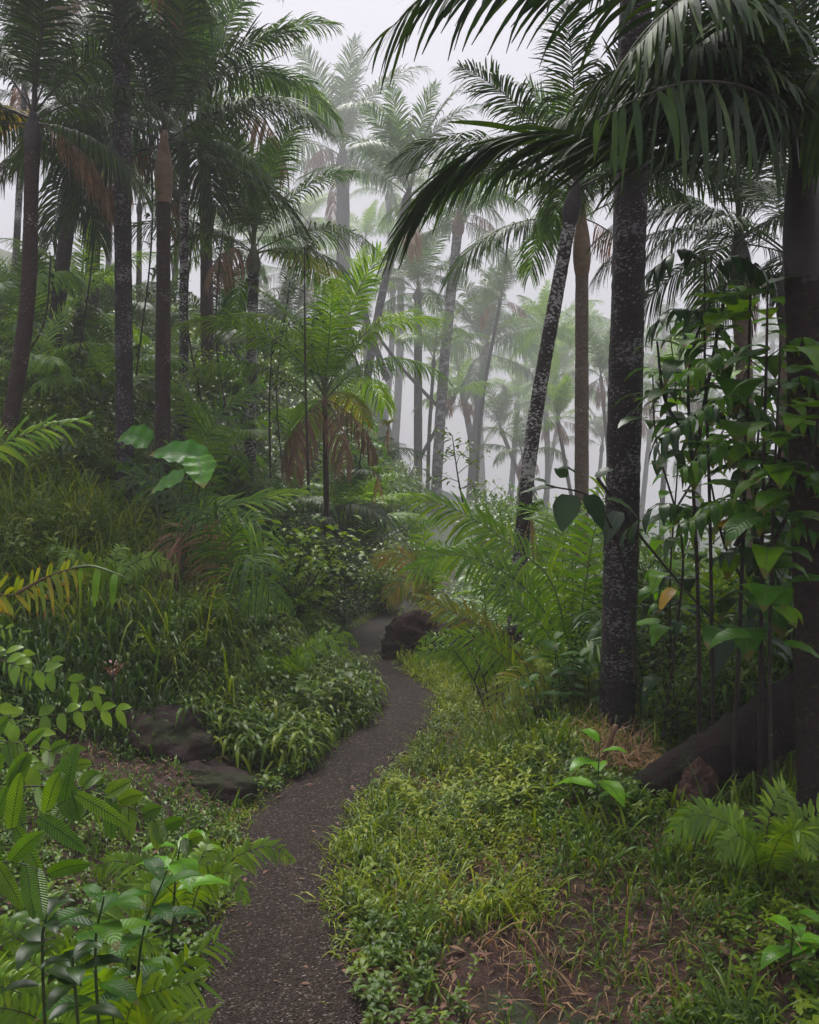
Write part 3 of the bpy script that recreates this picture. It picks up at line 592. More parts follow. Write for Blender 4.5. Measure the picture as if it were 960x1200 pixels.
for i, (px_, Y_, s_, k_) in enumerate([(775, 6.6, .9, 'lance'), (812, 7.4, 1.0, 'bright'), (850, 6.8, .9, 'round'), (890, 7.8, 1.1, 'lance'), (745, 7.6, .9, 'dark'), (830, 9, 1.2, 'lance'), (700, 8.2, .9, 'bright')]):
    place(k_, hl(px_, Y_), s_, i*1.3, {'dark': 'dark small-leaved shrub on the misty slope below the trail', 'lance': 'narrow-leaved shrub on the misty slope below the trail', 'round': 'light round-leaved shrub on the misty slope below the trail', 'bright': 'bright green shrub on the misty slope below the trail'}[k_], VG)
rosette('low yellow-green palm glowing in the gap beneath the saplings beyond the log', gp(838, 6.1), .55, 9, 'b', 391, yel=2)
place('round', hl(792, 5.0), .55, 0, 'small round-leaved bush right behind the middle of the log')
place('bright', hl(862, 5.3), .62, 1, 'bright bush behind the upper length of the log')
place('lance', hl(905, 4.9), .60, 2, 'narrow-leaved bush squeezed between the log and the stout trunk')
place('dark', hl(770, 5.7), .60, 3, 'dark bush between the straight spotted trunk and the log')
place('bright', hl(668, 6.0), .5, 4, 'bright bush at the left foot of the straight spotted trunk'.replace('left ', ''))
for i, (px_, Y_, lb) in enumerate([(262, 6.0, 'fern arching out of the long grass on the bank'), (330, 5.9, 'small fern at the crest of the grass mound'), (120, 5.8, 'fern half sunk in the dark grass above the bare rock'), (560, 6.3, 'fern in the lime grass below the boulder'), (900, 3.1, 'fern under the stout trunk beside the bright seedling')][:5]):
    b5 = gp(px_, Y_); fr = []
    for k2 in range(8):
        a = k2*2.4+i; L_ = .40*random.uniform(.7, 1.15)*(1 if Y_ > 5 else .7); fr.append([b5, b5+Vector((math.cos(a)*L_*.35, math.sin(a)*L_*.3, L_*.7)), b5+Vector((math.cos(a)*L_*.9, math.sin(a)*L_*.6, L_*.95)), b5+Vector((math.cos(a)*L_*1.3, math.sin(a)*L_*.8, L_*.7))])
    FERNS.append((lb, b5, fr))
TG = 'tall thin shrubs beyond the log'
for i, (px_, Y_, s_) in enumerate([(925, 5.9, .8), (990, 5.2, .9), (845, 8.4, .75)]):
    place('big', hl(px_, Y_), s_*1.05, i*1.3, ['tall leafy shrub just behind the stout trunk', 'tall leafy shrub cut by the picture edge beside the stout trunk', 'tall leafy shrub out in the gap beyond the log'][i], TG)
# young palms without a trunk
YG = 'trunkless young palms in the undergrowth'; YL = 'trunkless young palm rooted in the undergrowth'
NF = [['only'], ['nearer', 'farther'], ['nearest', 'middle', 'farthest'], ['nearest', 'second nearest', 'third nearest', 'farthest'], ['nearest', 'second nearest', 'third nearest', 'fourth nearest', 'farthest'], ['nearest', 'second nearest', 'third nearest', 'fourth nearest', 'fifth nearest', 'farthest']]
yl = []
for i in range(24):
    Y = 8.5+random.random()*11; px = random.uniform(0, 470); x = (px-480)/FPX*Y
    if abs(x-float(xp(Y))) > .9: yl.append((px, Y))
yll = gap_labels(yl, '{} stemless palm between {} and {}', NF)
for i, (px, Y) in enumerate(yl):
    rosette(yll[i], gp(px, Y), random.uniform(.4, .75), 8, random.choice('ggbd'), 300+i, yel=random.choice([0, 0, 1]), group=YG)
yl = [(random.uniform(580, 980), 9+random.random()*10) for _ in range(12)]
yll = gap_labels(yl, '{} slope palm between {} and {}', NF)
for i, (px, Y) in enumerate(yl):
    rosette(yll[i], gp(px, Y), random.uniform(.5, .9), 9, 'b' if i % 2 else 'g', 360+i, group='young palms on the misty slope')

# slim poles: saplings with sparse leaves
def sapling(label, pts, r, nper=3, size=.09, leaf='small_dark', prof='ovate', w=.45, levels=10, start=.35, branches=5, blen=.35, group=None, stemm='stem', name='sapling', spread=.05, seg=4, droop=.5):
    P = spline(pts, 30); base = P[0].copy(); P = P-base; root = tag(empty(name, tuple(base)), label, 'sapling', group)
    ms = MB(); mf = MB(); tube(ms, P, r*(1-.6*np.linspace(0, 1, 30)), 6, bump=.03); tips = []
    for i in range(branches):
        q = start+(1-start)*i/max(branches-1, 1); j = int(q*29); a = i*2.4+random.random(); L = blen*random.uniform(.6, 1.2)*(1.15-q*.5)
        e = P[j]+np.array([math.cos(a)*L, math.sin(a)*L*.6, L*random.uniform(.1, .6)]); mid = (P[j]+e)/2+np.array([0, 0, .05*L])
        bp = spline([P[j], mid, e], 8); tube(ms, bp, r*.35*(1-.6*np.linspace(0, 1, 8)), 4)
        for jj in (3, 5, 6, 7): tips.append((bp[jj], bp[jj]-bp[jj-1]))
    tips.append((P[-1], P[-1]-P[-2]))
    leafy(mf, tips, nper, size, prof, spread, w, 3, seg, droop=droop)
    ms.obj('stem', M[stemm], root); mf.obj('foliage', M[leaf], root); return root
def vp(px, py, Y): return tuple(W(px, py, Y))
sapling('thin dark sapling with small leaves beside the little skirted palm', [vp(362, 580, 9.2), vp(358, 440, 9.2), vp(357, 290, 9.2)], .016, 8, .06, levels=10, branches=9, blen=.3)
sapling('thread-thin sapling between the ringed trunk and the skirted palm', [vp(317, 560, 9.5), vp(316, 470, 9.5), vp(319, 400, 9.5)], .014, 6, .05, branches=6, blen=.22)
sapling('bare-twigged sapling tipped with pale leaf clusters at the edge of the mist', [vp(545, 600, 8.8), vp(537, 560, 8.8), vp(530, 510, 8.8)], .012, 5, .07, leaf='small', branches=7, blen=.3)
# shrubs of the right side: tall thin stems carrying big leaves, near
def bigleaf_plant(label, stems, leaves, leaf='broad', name='broadleaf_sapling', r=.012, cat='sapling', stemm='stem', petr=.004, prof='heart', seg=8, fold=.12, extra=None):
    """stems: lists of points; leaves: (base point, direction, length, width)"""
    base = np.array(stems[0][0]); root = tag(empty(name, tuple(base)), label, cat); ms = MB()
    for s in stems: P = spline(s, 24)-base; tube(ms, P, r*(1-.55*np.linspace(0, 1, 24)), 6, bump=.03)
    mf = MB()
    for (p, d, L, wd, dr) in leaves:
        p = np.array(p)-base; strips(mf, p, d, (0, -.15, 1), L, wd, dr, seg, prof, 5, fold, ruf=.05)
        
    ms.obj('stem', M[stemm], root); mf.obj('foliage', M[leaf], root)
    if extra:
        for (p, d, L, wd, dr, m_) in extra:
            me = MB(); strips(me, np.array(p)-base, d, (0, -.3, 1), L, wd, dr, seg, prof, 5, fold, ruf=.06); o = me.obj('leaf', M[m_], root)
            if m_ == 'yellow': o['label'] = 'yellowing leaf with brown edge'
    return root
def rand_leaves(P, n, L, w, q0=.3, dirbias=(0, -.2, .1), dr=.5):
    n = int(n*1.4); q0 *= .7
    out = []; P = spline(P, 30)
    for i in range(n):
        j = int((q0+(1-q0)*random.random())*29); a = i*2.4+random.random()*.8; d = np.array([math.cos(a), math.sin(a)*.8, random.uniform(-.1, .35)])+np.array(dirbias)
        l = L*random.uniform(.6, 1.15); st = P[j]+nrm(d)*l*.35; out.append((tuple(st), tuple(d), l, l*w, dr*random.uniform(.4, 1.6)))
    return out
# winding dark sapling with big leaves
s1 = [vp(820, 900, 4.6), vp(818, 700, 4.6), vp(812, 560, 4.6), vp(808, 430, 4.5), vp(838, 340, 4.5)]
s1b = [vp(812, 560, 4.6), vp(826, 470, 4.5), vp(845, 370, 4.4), vp(850, 330, 4.4)]
s1c = [vp(812, 520, 4.6), vp(780, 470, 4.6), vp(770, 400, 4.6)]
bigleaf_plant('winding forked sapling with broad leaves right of the straight spotted trunk', [s1, s1b, s1c],
  rand_leaves(s1, 36, .20, .62, .35)+rand_leaves(s1b, 18, .18, .6, .3)+rand_leaves(s1c, 14, .15, .6, .4), 'broad')
s2 = [vp(858, 920, 4.0), vp(866, 760, 4.0), vp(872, 600, 4.0), vp(876, 470, 4.0), vp(880, 330, 4.0)]
s2b = [vp(862, 640, 4.0), vp(905, 560, 3.9), vp(925, 470, 3.9)]
bigleaf_plant('straight sapling with the largest jagged leaves spreading toward the stout trunk', [s2, s2b],
  rand_leaves(s2, 30, .28, .66, .4)+rand_leaves(s2b, 20, .22, .6, .25)+[(vp(905, 345, 3.9), (-1, 0, .1), .36, .24, .25), (vp(960, 330, 3.8), (-1, -.2, .2), .3, .2, .3)], 'broad',
  extra=[(vp(872, 612, 3.9), (-1, -.2, .15), .15, .08, .3, 'yellow')])
s3 = [vp(775, 880, 4.9), vp(790, 760, 4.9), vp(800, 640, 4.8), vp(770, 520, 4.8), vp(765, 440, 4.8)]
bigleaf_plant('dark-leaved climber stems in the gap between trunk and log', [s3, [vp(700, 560, 4.4), vp(760, 640, 4.6), vp(830, 720, 4.8), vp(880, 760, 4.9)]],
  rand_leaves(s3, 16, .19, .5, .2, dr=.9), 'broad_dark', r=.009,
  extra=[(vp(790, 690, 4.6), (-.4, -.2, -.2), .13, .07, .6, 'yellow'), (vp(852, 735, 4.4), (-.3, 0, -1), .24, .13, .2, 'broad_dark')])
s4 = [vp(900, 880, 4.3), vp(890, 700, 4.3), vp(886, 560, 4.3), vp(895, 440, 4.2)]
bigleaf_plant('slim sapling with hanging dark oval leaves against the stout trunk', [s4, [vp(884, 700, 4.3), vp(850, 640, 4.3), vp(832, 560, 4.3)]],
  rand_leaves(s4, 46, .16, .42, .3, dr=.8), 'broad_dark', r=.010)
s6 = [vp(905, 990, 3.35), vp(902, 760, 3.35), vp(908, 560, 3.3), vp(915, 400, 3.3)]
s6b = [vp(905, 640, 3.33), vp(950, 540, 3.2), vp(965, 430, 3.2)]
bigleaf_plant('broad-leaved sapling veiling the upper half of the stout trunk', [s6, s6b], rand_leaves(s6, 26, .19, .6, .5, (0, -.5, .1))+rand_leaves(s6b, 22, .17, .6, .3, (0, -.5, .1)), 'broad', r=.008)
s7 = [vp(795, 900, 5.3), vp(785, 700, 5.2), vp(795, 520, 5.2), vp(785, 380, 5.1)]
s7b = [vp(790, 600, 5.2), vp(850, 500, 5.2), vp(880, 420, 5.2)]
bigleaf_plant('sapling of light backlit leaves just right of the straight spotted trunk'.replace('right of', 'beyond'), [s7, s7b], rand_leaves(s7, 34, .17, .66, .4)+rand_leaves(s7b, 26, .17, .66, .3), 'broad_bright', r=.007)
s8 = [vp(930, 900, 4.9), vp(925, 700, 4.8), vp(935, 500, 4.8), vp(930, 360, 4.7)]
bigleaf_plant('leafy sapling behind the stout trunk reaching the hanging fronds', [s8, [vp(928, 600, 4.8), vp(880, 520, 4.7), vp(850, 430, 4.7)]], rand_leaves(s8, 34, .2, .6, .35)+rand_leaves([vp(928, 600, 4.8), vp(880, 520, 4.7), vp(850, 430, 4.7)], 26, .17, .6, .3), 'broad', r=.008)
# leafy branch with dark heart-shaped leaves left of the spotted trunk
s5 = [vp(745, 800, 4.4), vp(735, 680, 4.3), vp(700, 590, 4.1), vp(640, 568, 4.0)]
bigleaf_plant('plant reaching dark heart-shaped leaves out past the straight spotted trunk', [s5],
  [(vp(652, 572, 4.0), (-1, .1, 0), .17, .12, .15), (vp(668, 580, 3.9), (-.25, -.2, -1), .17, .13, .0), (vp(690, 580, 3.9), (.3, -.3, -.8), .16, .12, .1), (vp(676, 556, 4.0), (-.6, 0, .5), .13, .09, .4),
   (vp(700, 560, 4.0), (.5, 0, .5), .14, .10, .4), (vp(640, 566, 4.0), (-.6, .1, .3), .13, .09, .5), (vp(712, 585, 4.0), (.9, -.2, -.1), .16, .10, .5), (vp(660, 560, 4.1), (-.2, .2, .8), .12, .08, .5), (vp(725, 600, 4.2), (-.4, -.3, -.6), .15, .10, .3)], 'broad_dark', r=.008)
# compound leaves hanging near the top of the right shrubs
def compound_sapling(label, stem, rach, nl=7, ll=.10, lw=.045, leaf='broad_dark', name='compound_leaved_sapling', **kw):
    base = np.array(stem[0]); root = tag(empty(name, tuple(base)), label, 'sapling'); ms = MB(); P = spline(stem, 24)-base; tube(ms, P, .010*(1-.6*np.linspace(0, 1, 24)), 6); ms.obj('stem', M['stem'], root)
    for rp_ in rach:
        mb = MB(); frond_mesh(mb, spline(rp_, 14)-base, nl=nl, ll=ll, lw=lw, t0=.25, ang=(75, 45), vee=0, droop=.9, rr=.003, seg=5, prof='lance', cols=3, fold=.15, lenprof=lambda q: .8+.2*np.sin(3*q), **kw); mb.obj('compound_leaf', [M[leaf], M['stem']], root)
    return root
compound_sapling('slender sapling with hanging rows of small oval leaves beside the spotted trunk',
  [vp(836, 860, 4.3), vp(832, 600, 4.2), vp(826, 420, 4.1), vp(826, 300, 4.0)],
  [[vp(826, 310, 4.0), vp(800, 292, 4.0), vp(765, 315, 4.0)], [vp(826, 330, 4.0), vp(860, 300, 3.9), vp(905, 325, 3.9)], [vp(827, 370, 4.0), vp(790, 362, 3.9), vp(768, 378, 3.9)],
   [vp(828, 500, 4.1), vp(870, 470, 4.0), vp(915, 500, 4.0)], [vp(829, 480, 4.1), vp(860, 470, 3.7), vp(895, 480, 3.6)], [vp(830, 560, 4.1), vp(880, 530, 4.0), vp(945, 545, 4.0)], [vp(832, 610, 4.1), vp(780, 590, 4.0), vp(735, 620, 4.0)],
   [vp(832, 540, 4.1), vp(800, 500, 4.0), vp(770, 520, 4.0)], [vp(832, 640, 4.1), vp(880, 600, 4.0), vp(940, 615, 4.0)], [vp(833, 660, 4.1), vp(870, 640, 3.9), vp(905, 665, 3.9)]])
compound_sapling('taller compound-leaved sapling with arching feathered twigs near the stout trunk',
  [vp(890, 930, 3.9), vp(893, 640, 3.8), vp(898, 430, 3.7), vp(900, 330, 3.7)],
  [[vp(898, 420+q*38, 3.7), vp(898+sg*45, 395+q*38, 3.6), vp(898+sg*95, 425+q*38, 3.5)] for q, sg in ((0, 1), (.4, -1), (1.2, 1), (1.8, -1), (2.6, 1), (3.2, -1), (4.2, 1), (5, -1), (5.8, 1))], nl=11, ll=.085, lw=.030, leaf='broad')

for k_, u_ in used.items():
    if not u_:
        for ch in list(protos[k_].children): bpy.data.objects.remove(ch)
        bpy.data.objects.remove(protos[k_])
# ------------------------------------------------------------------ young palms beside the trail
def frond_plant(label, base, fronds, name='young_palm', cat='young palm', leaf='palm', rach='rachis', **kw):
    root = tag(empty(name, tuple(base)), label, cat)
    for f in fronds:
        f = {**dict(up=(.1, -.75, .6)), **f}; pts = f.pop('pts'); lf = f.pop('leaf', leaf); rc = f.pop('rach', rach)
        mb = MB(); frond_mesh(mb, spline(pts, 24), **{**kw, **f}); mb.obj('frond', [M[lf], M[rc]], root, off=np.array(base))
    return root
b = gp(672, 6.6)
frond_plant('large young palm spreading wide green fronds over the right trail edge', b, [
  dict(pts=[b, W(650, 690, 6.3), W(600, 640, 6.1), W(540, 600, 6.0), W(486, 582, 5.9)], ll=.33, nl=60, leaf='palm_bright'),
  dict(pts=[b, W(640, 720, 6.2), W(590, 670, 5.9), W(530, 650, 5.7), W(482, 668, 5.6)], ll=.28, nl=54, leaf='palm_bright'),
  dict(pts=[b, W(690, 660, 6.4), W(705, 590, 6.2), W(722, 545, 6.0)], ll=.38, nl=36, leaf='palm_bright'),
  dict(pts=[b, W(670, 650, 6.6), W(650, 600, 6.9), W(610, 590, 7.2)], ll=.4, nl=36, leaf='palm_bright'),
  dict(pts=[b, W(730, 690, 6.5), W(790, 680, 6.4), W(850, 720, 6.3)], ll=.36, nl=36),
  dict(pts=[b, W(690, 720, 6.2), W(720, 740, 5.7), W(735, 800, 5.4)], ll=.34, nl=30),
  dict(pts=[b, W(660, 640, 7.0), W(690, 600, 7.6), W(730, 600, 8.2)], ll=.4, nl=36, leaf='palm_bright'),
], lw=.019, t0=.22, vee=.1, droop=.35, rr=.010, seg=5)
b = gp(640, 5.9)
frond_plant('low reddish-yellow young palm with fan-like tips over the mossy boulder', b, [
  dict(pts=[b, W(610, 770, 5.75), W(570, 740, 5.6), W(520, 712, 5.5), W(492, 700, 5.4)], ll=.21, nl=40, leaf='palm_yellow', rach='rachis_dead'),
  dict(pts=[b, W(610, 790, 5.6), W(570, 755, 5.4), W(525, 742, 5.3)], ll=.19, nl=38, leaf='palm_bright'),
  dict(pts=[b, W(650, 760, 5.7), W(600, 700, 5.6), W(560, 690, 5.5)], ll=.2, nl=38, leaf='palm_bright'),
  dict(pts=[b, W(660, 770, 5.6), W(690, 750, 5.4), W(720, 775, 5.2)], ll=.22, nl=24),
  dict(pts=[b, W(635, 790, 5.5), W(600, 800, 5.2), W(575, 830, 5.1)], ll=.2, nl=22, leaf='palm_yellow'),
], lw=.014, t0=.35, vee=.1, droop=.3, rr=.008, seg=4)
b = gp(420, 9.6)
frond_plant('small bright palm with orange-tipped fronds behind the boulder', gp(505, 9.4), [
  dict(pts=[gp(505, 9.4), W(500, 680, 9.3), W(470, 650, 9.2), W(440, 655, 9.1)], leaf='palm_yellow'),
  dict(pts=[gp(505, 9.4), W(510, 670, 9.3), W(530, 640, 9.2), W(560, 650, 9.1)], leaf='palm_bright'),
  dict(pts=[gp(505, 9.4), W(500, 660, 9.4), W(495, 625, 9.4), W(480, 610, 9.3)], leaf='palm_bright'),
  dict(pts=[gp(505, 9.4), W(495, 690, 9.2), W(475, 680, 9.0), W(455, 700, 8.9)], leaf='palm_yellow'),
], ll=.26, nl=40, lw=.018, t0=.3, vee=.1, droop=.4, rr=.009)
# fronds on the left bank
b = gp(-60, 4.4)
frond_plant('young palm lifting one lit feather frond from the forest side of the bank', b, [
  dict(pts=[b, W(-60, 600, 4.1), W(-20, 535, 4.0), W(40, 505, 4.0), W(96, 492, 4.0)], ll=.20, nl=62, leaf='palm_bright', vee=.05),
  dict(pts=[b, W(-80, 560, 4.3), W(-110, 500, 4.2), W(-160, 470, 4.1)], ll=.25, nl=34, leaf='palm_bright'),
], lw=.015, t0=.3, droop=.3, rr=.008, seg=5)
b = gp(-70, 3.1)
frond_plant('aging yellow-green palm frond with brown-scorched tips and two folded end leaflets', b, [
  dict(pts=[b, W(-40, 735, 2.9), W(20, 695, 2.9), W(70, 672, 2.9), W(90, 665, 2.9)], ll=.105, nl=44, leaf='palm_yellow', rach='rachis_dead', sides=(-1, 1), vee=.2, up=(0, -1, .2)),
  dict(pts=[W(20, 695, 2.9), W(60, 674, 2.9), W(92, 664, 2.9)], ll=.10, nl=9, leaf='palm_yellow', rach='rachis_dead', sides=(1,), vee=.3, droop=1.0),
  dict(pts=[W(85, 666, 2.9), W(110, 664, 2.88), W(150, 677, 2.85)], ll=.10, nl=4, leaf='palm_bright', rach='rachis', sides=(1,), droop=.8, lw=.022),
], lw=.014, t0=.15, droop=.15, rr=.007, seg=5, ang=(75, 50))
b = gp(238, 7.4)
frond_plant('small palm with a single upright frond rising behind the giant crumpled leaf', b, [
  dict(pts=[b, W(238, 545, 7.3), W(255, 490, 7.2), W(300, 452, 7.1)], ll=.3, nl=40, leaf='palm', sides=(-1, 1)),
  dict(pts=[b, W(230, 610, 7.2), W(280, 590, 6.9), W(350, 575, 6.8)], ll=.34, nl=32, leaf='palm_bright', ang=(35, 12)),
  dict(pts=[b, W(225, 620, 7.0), W(250, 600, 6.7), W(300, 610, 6.5)], ll=.3, nl=30, leaf='palm'),
  dict(pts=[b, W(215, 600, 7.4), W(180, 560, 7.5), W(130, 570, 7.5)], ll=.3, nl=30, leaf='palm_dark'),
], lw=.018, t0=.35, vee=.15, droop=.3, rr=.009, seg=5)
b = gp(285, 6.3)
frond_plant('drooping grass-like palm with pale streaked leaflets below the round-leaved bush', b, [
  dict(pts=[b, W(270, 640, 6.2), W(290, 610, 6.1), W(320, 640, 6.0)], leaf='palm_bright'),
  dict(pts=[b, W(250, 650, 6.1), W(220, 620, 6.0), W(190, 650, 5.9)], leaf='palm_dead', rach='rachis_dead'),
  dict(pts=[b, W(265, 645, 6.1), W(245, 600, 6.0), W(215, 600, 5.9)], leaf='palm'),
  dict(pts=[b, W(280, 660, 6.0), W(300, 660, 5.8), W(325, 700, 5.7)], leaf='palm'),
], ll=.34, nl=30, lw=.011, t0=.3, vee=.1, droop=.6, rr=.008, seg=5)

# giant crumpled leaves on the bank
b = gp(200, 6.6)
def giant_plant():
    root = tag(empty('giant_leaf_plant', tuple(b)), 'plant with giant crumpled bright green leaves on the grassy bank', 'plant'); base = np.array(b); ms = MB()
    spec = [(W(240, 540, 6.3), (-1, -.1, .45), .46, .27, .30), (W(232, 535, 6.2), (.25, -.6, -.55), .30, .22, .1), (W(215, 560, 6.5), (-1, .2, -.15), .30, .2, .3), (W(175, 520, 6.7), (-.6, -.3, .5), .34, .26, .5)]
    for i, (p, d, L, w_, dr) in enumerate(spec):
        q = np.array(p)-base; tube(ms, spline([(0, 0, -.1), q*[.6, .6, .5]+[0, 0, .05], q], 12), .012*(1-.5*np.linspace(0, 1, 12)), 6)
        mf = MB(); strips(mf, q, d, (.1, -.75, .9), L, w_, dr, 18, 'heart', 7, .16, ruf=.10); mf.obj('leaf', M['giant'], root)
    ms.obj('stem', M['stem_green'], root)
giant_plant()

# ------------------------------------------------------------------ foreground, left corner
# long compound leaves with ribbed leaflets
b = gp(-160, 2.1)
def ribbed(label, base, ls):
    root = tag(empty('ribbed_fern', tuple(base)), label, 'fern')
    for (pts, nl, ll, lw, kw) in ls:
        mb = MB(); frond_mesh(mb, spline(pts, 30), nl=nl, ll=ll, lw=lw, cols=5, seg=44, prof='ribbed', fold=.25, rr=.006, droop=.12, mi_leaf=0, **{**dict(up=(.1, -.9, .45), t0=.12, ang=(80, 48), vee=.15, jit=.05, miss=0), **kw}); mb.obj('compound_leaf', [M['bigleaflet'], M['rachis_dark']], root, off=np.array(base))
    return root
lenp = lambda q: np.clip(1.05-.85*q**1.6, .2, 1)
ribbed('big arching fern leaves with ribbed lance-shaped leaflets over the lower trail corner', b, [
  ([b, W(-110, 960, 2.05), W(-20, 928, 2.0), W(90, 922, 1.98), W(150, 945, 1.96), W(222, 985, 1.94)], 26, .17, .044, dict(lenprof=lenp)),
  ([b, W(-100, 1010, 1.9), W(-30, 985, 1.85), W(30, 965, 1.8), W(90, 930, 1.8)], 15, .20, .046, dict(lenprof=lambda q: .95-.25*q)),
  ([b, W(-110, 1080, 1.75), W(-50, 1035, 1.7), W(10, 1010, 1.68), W(70, 1030, 1.66)], 15, .17, .044, dict(lenprof=lambda q: 1-.45*q)),
  ([b, W(-100, 880, 2.3), W(-20, 868, 2.25), W(60, 880, 2.2), W(110, 915, 2.15)], 18, .15, .040, dict(lenprof=lenp)),
])
b2 = gp(-120, 2.9)
def fernish(label, base, rach, leaf='fernleaf', ll=.10, lw=.03, nl=14, name='compound_leaved_plant', cat='plant', prof='lance', droop=.35, rr=.004, seg=5, part='compound_leaf', **kw):
    root = tag(empty(name, tuple(base)), label, cat)
    for pts in rach:
        mb = MB(); frond_mesh(mb, spline(pts, 20), nl=nl, ll=ll, lw=lw, cols=3, seg=seg, prof=prof, fold=.15, rr=rr, droop=droop, **{**dict(up=(.1, -.8, .5), t0=.2, ang=(70, 40), vee=.1, lenprof=lambda q: .9-.35*q), **kw}); mb.obj(part, [M[leaf], M['rachis_dark']], root, off=np.array(base))
    return root
fernish('plant with curved rows of pointed light leaflets above the ribbed fern', b2, [
  [b2, W(-30, 870, 2.75), W(60, 838, 2.7), W(150, 832, 2.65)], [b2, W(-40, 800, 2.9), W(40, 785, 2.8), W(112, 812, 2.75)], [b2, W(-40, 840, 2.6), W(20, 850, 2.5), W(75, 880, 2.45)],
  [b2, W(-60, 780, 3.0), W(-10, 765, 2.95), W(60, 775, 2.9)], [b2, W(-60, 880, 2.5), W(0, 880, 2.4), W(40, 900, 2.35)]], ll=.11, lw=.036)
for lb, b5, fr in FERNS: fernish(lb, b5, fr, ll=.10, lw=.016, nl=30, name='fern_plant', cat='fern', part='frond', prof='blade', rr=.003, lenprof=lambda q: np.sin(np.pi*(.15+.83*q))**.8)
b3 = gp(-40, 3.6)
fernish('small fern curling a bright tip above the pointed-leaflet plant', b3, [[b3, W(-40, 760, 3.4), W(0, 738, 3.35), W(28, 742, 3.3)], [b3, W(-20, 790, 3.4), W(10, 775, 3.3), W(40, 800, 3.25)]], ll=.08, lw=.014, nl=26, name='fern_plant', cat='fern', part='frond')
# fern at the trail edge, bottom
b4 = gp(140, 2.15)
fernish('lacy yellow-green fern leaning over the trail edge at the bottom', b4, [
  [b4, W(175, 1190, 2.1), W(215, 1130, 2.05), W(250, 1105, 2.05)], [b4, W(150, 1190, 2.0), W(190, 1160, 1.95), W(235, 1150, 1.95)], [b4, W(160, 1215, 1.95), W(200, 1200, 1.9), W(240, 1195, 1.9)], [b4, W(130, 1180, 2.1), W(110, 1140, 2.05), W(90, 1110, 2.0)]],
  ll=.13, lw=.014, nl=30, name='fern_plant', cat='fern', part='frond', prof='blade', rr=.003)
for i, (px_, Y_, lb) in enumerate([(40, 2.6, 'fine fern arching between the ribbed fern and the bare rock'), (-10, 2.2, 'fine fern cut by the picture edge below the ribbed fern'), (215, 3.1, 'small fine fern at the trail edge above the pointed lime leaf'), (90, 2.3, 'fine fern growing up through the broad-leaved herb')]):
    b5 = gp(px_, Y_); fr = []
    for k_ in range(7):
        a = k_*2.4+i; L_ = .34*random.uniform(.7, 1.1); fr.append([b5, b5+Vector((math.cos(a)*L_*.35, math.sin(a)*L_*.3, L_*.55)), b5+Vector((math.cos(a)*L_*.9, math.sin(a)*L_*.6, L_*.75)), b5+Vector((math.cos(a)*L_*1.25, math.sin(a)*L_*.8, L_*.55))])
    fernish(lb, b5, fr, ll=.085, lw=.013, nl=34, name='fern_plant', cat='fern', part='frond', prof='blade', rr=.003, lenprof=lambda q: np.sin(np.pi*(.15+.83*q))**.8)
# broadleaf herb with two stems in the corner
def whorl_plant(label, stems, leaf='broad', L=.2, w=.36, per=7, name='broadleaf_plant', q0=.45, dr=.35, r=.0045, prof='lance', seg=8, spread=1.0, stemm='stem_green', fold=.2, lift=.25):
    base = np.array(stems[0][0]); root = tag(empty(name, tuple(base)), label, 'plant')
    ms = MB(); mf = MB()
    for s in stems:
        P = spline(s, 24)-base; tube(ms, P, r*(1-.5*np.linspace(0, 1, 24)), 6)
        for i in range(per):
            q = q0+(1-q0)*(i/(per-1))**.8; j = int(q*23); a = i*2.39996+random.random()*.5
            d = np.array([math.cos(a), math.sin(a), lift+.5*(i/(per-1))**3]); l = L*random.uniform(.75, 1.15)*(1-.35*(i/(per-1))**4)
            strips(mf, P[j]+nrm(d)*.01, d, (0, 0, 1), l, l*w, dr, seg, prof, 5, fold, ruf=.05)
    ms.obj('stem', M[stemm], root); mf.obj('foliage', M[leaf], root); return root
g1 = gp(118, 2.0); g2 = gp(150, 2.25); g3 = gp(50, 1.9)
whorl_plant('broad-leaved herb on two upright stems beneath the ribbed fern', [[g1, W(112, 1130, 1.95), W(122, 1050, 1.9)], [g2, W(165, 1110, 2.2), W(196, 1020, 2.15)]], 'broad', .155, .38, 16, q0=.1)
whorl_plant('smaller broad-leaved herb crowding the lowest corner', [[g3, W(50, 1130, 1.85), W(55, 1070, 1.8)], [gp(100, 1.8), W(90, 1180, 1.8), W(85, 1120, 1.78)]], 'small_dark', .12, .40, 14, q0=.1)
whorl_plant('lime herb with a long pointed leaf hanging to the trail', [[gp(190, 2.6), W(205, 1040, 2.5), W(212, 985, 2.45)]], 'broad_bright', .18, .42, 6, q0=.5)
# bright saplings on the right
whorl_plant('lime-leaved seedling sprouting before the fallen log', [[gp(700, 3.9), W(700, 930, 3.85), W(703, 872, 3.8)]], 'broad_bright', .22, .42, 7, q0=.45, dr=.4, lift=.25)
whorl_plant('bright broad-leaved seedling at the lower corner below the stout trunk', [[gp(925, 2.7), W(925, 1130, 2.6), W(930, 1085, 2.5)], [gp(955, 2.75), W(955, 1120, 2.7), W(965, 1075, 2.65)]], 'broad_bright', .17, .46, 8, q0=.35, dr=.5, lift=.2)
whorl_plant('small glossy green seedling in the middle of the red soil', [[gp(598, 3.25), W(600, 1090, 3.2), W(600, 1060, 3.2)], [gp(615, 3.1), W(618, 1110, 3.05), W(622, 1085, 3.05)], [gp(585, 3.2), W(575, 1095, 3.15), W(565, 1070, 3.15)]], 'broad', .10, .42, 9, q0=.3, lift=.3, r=.004)
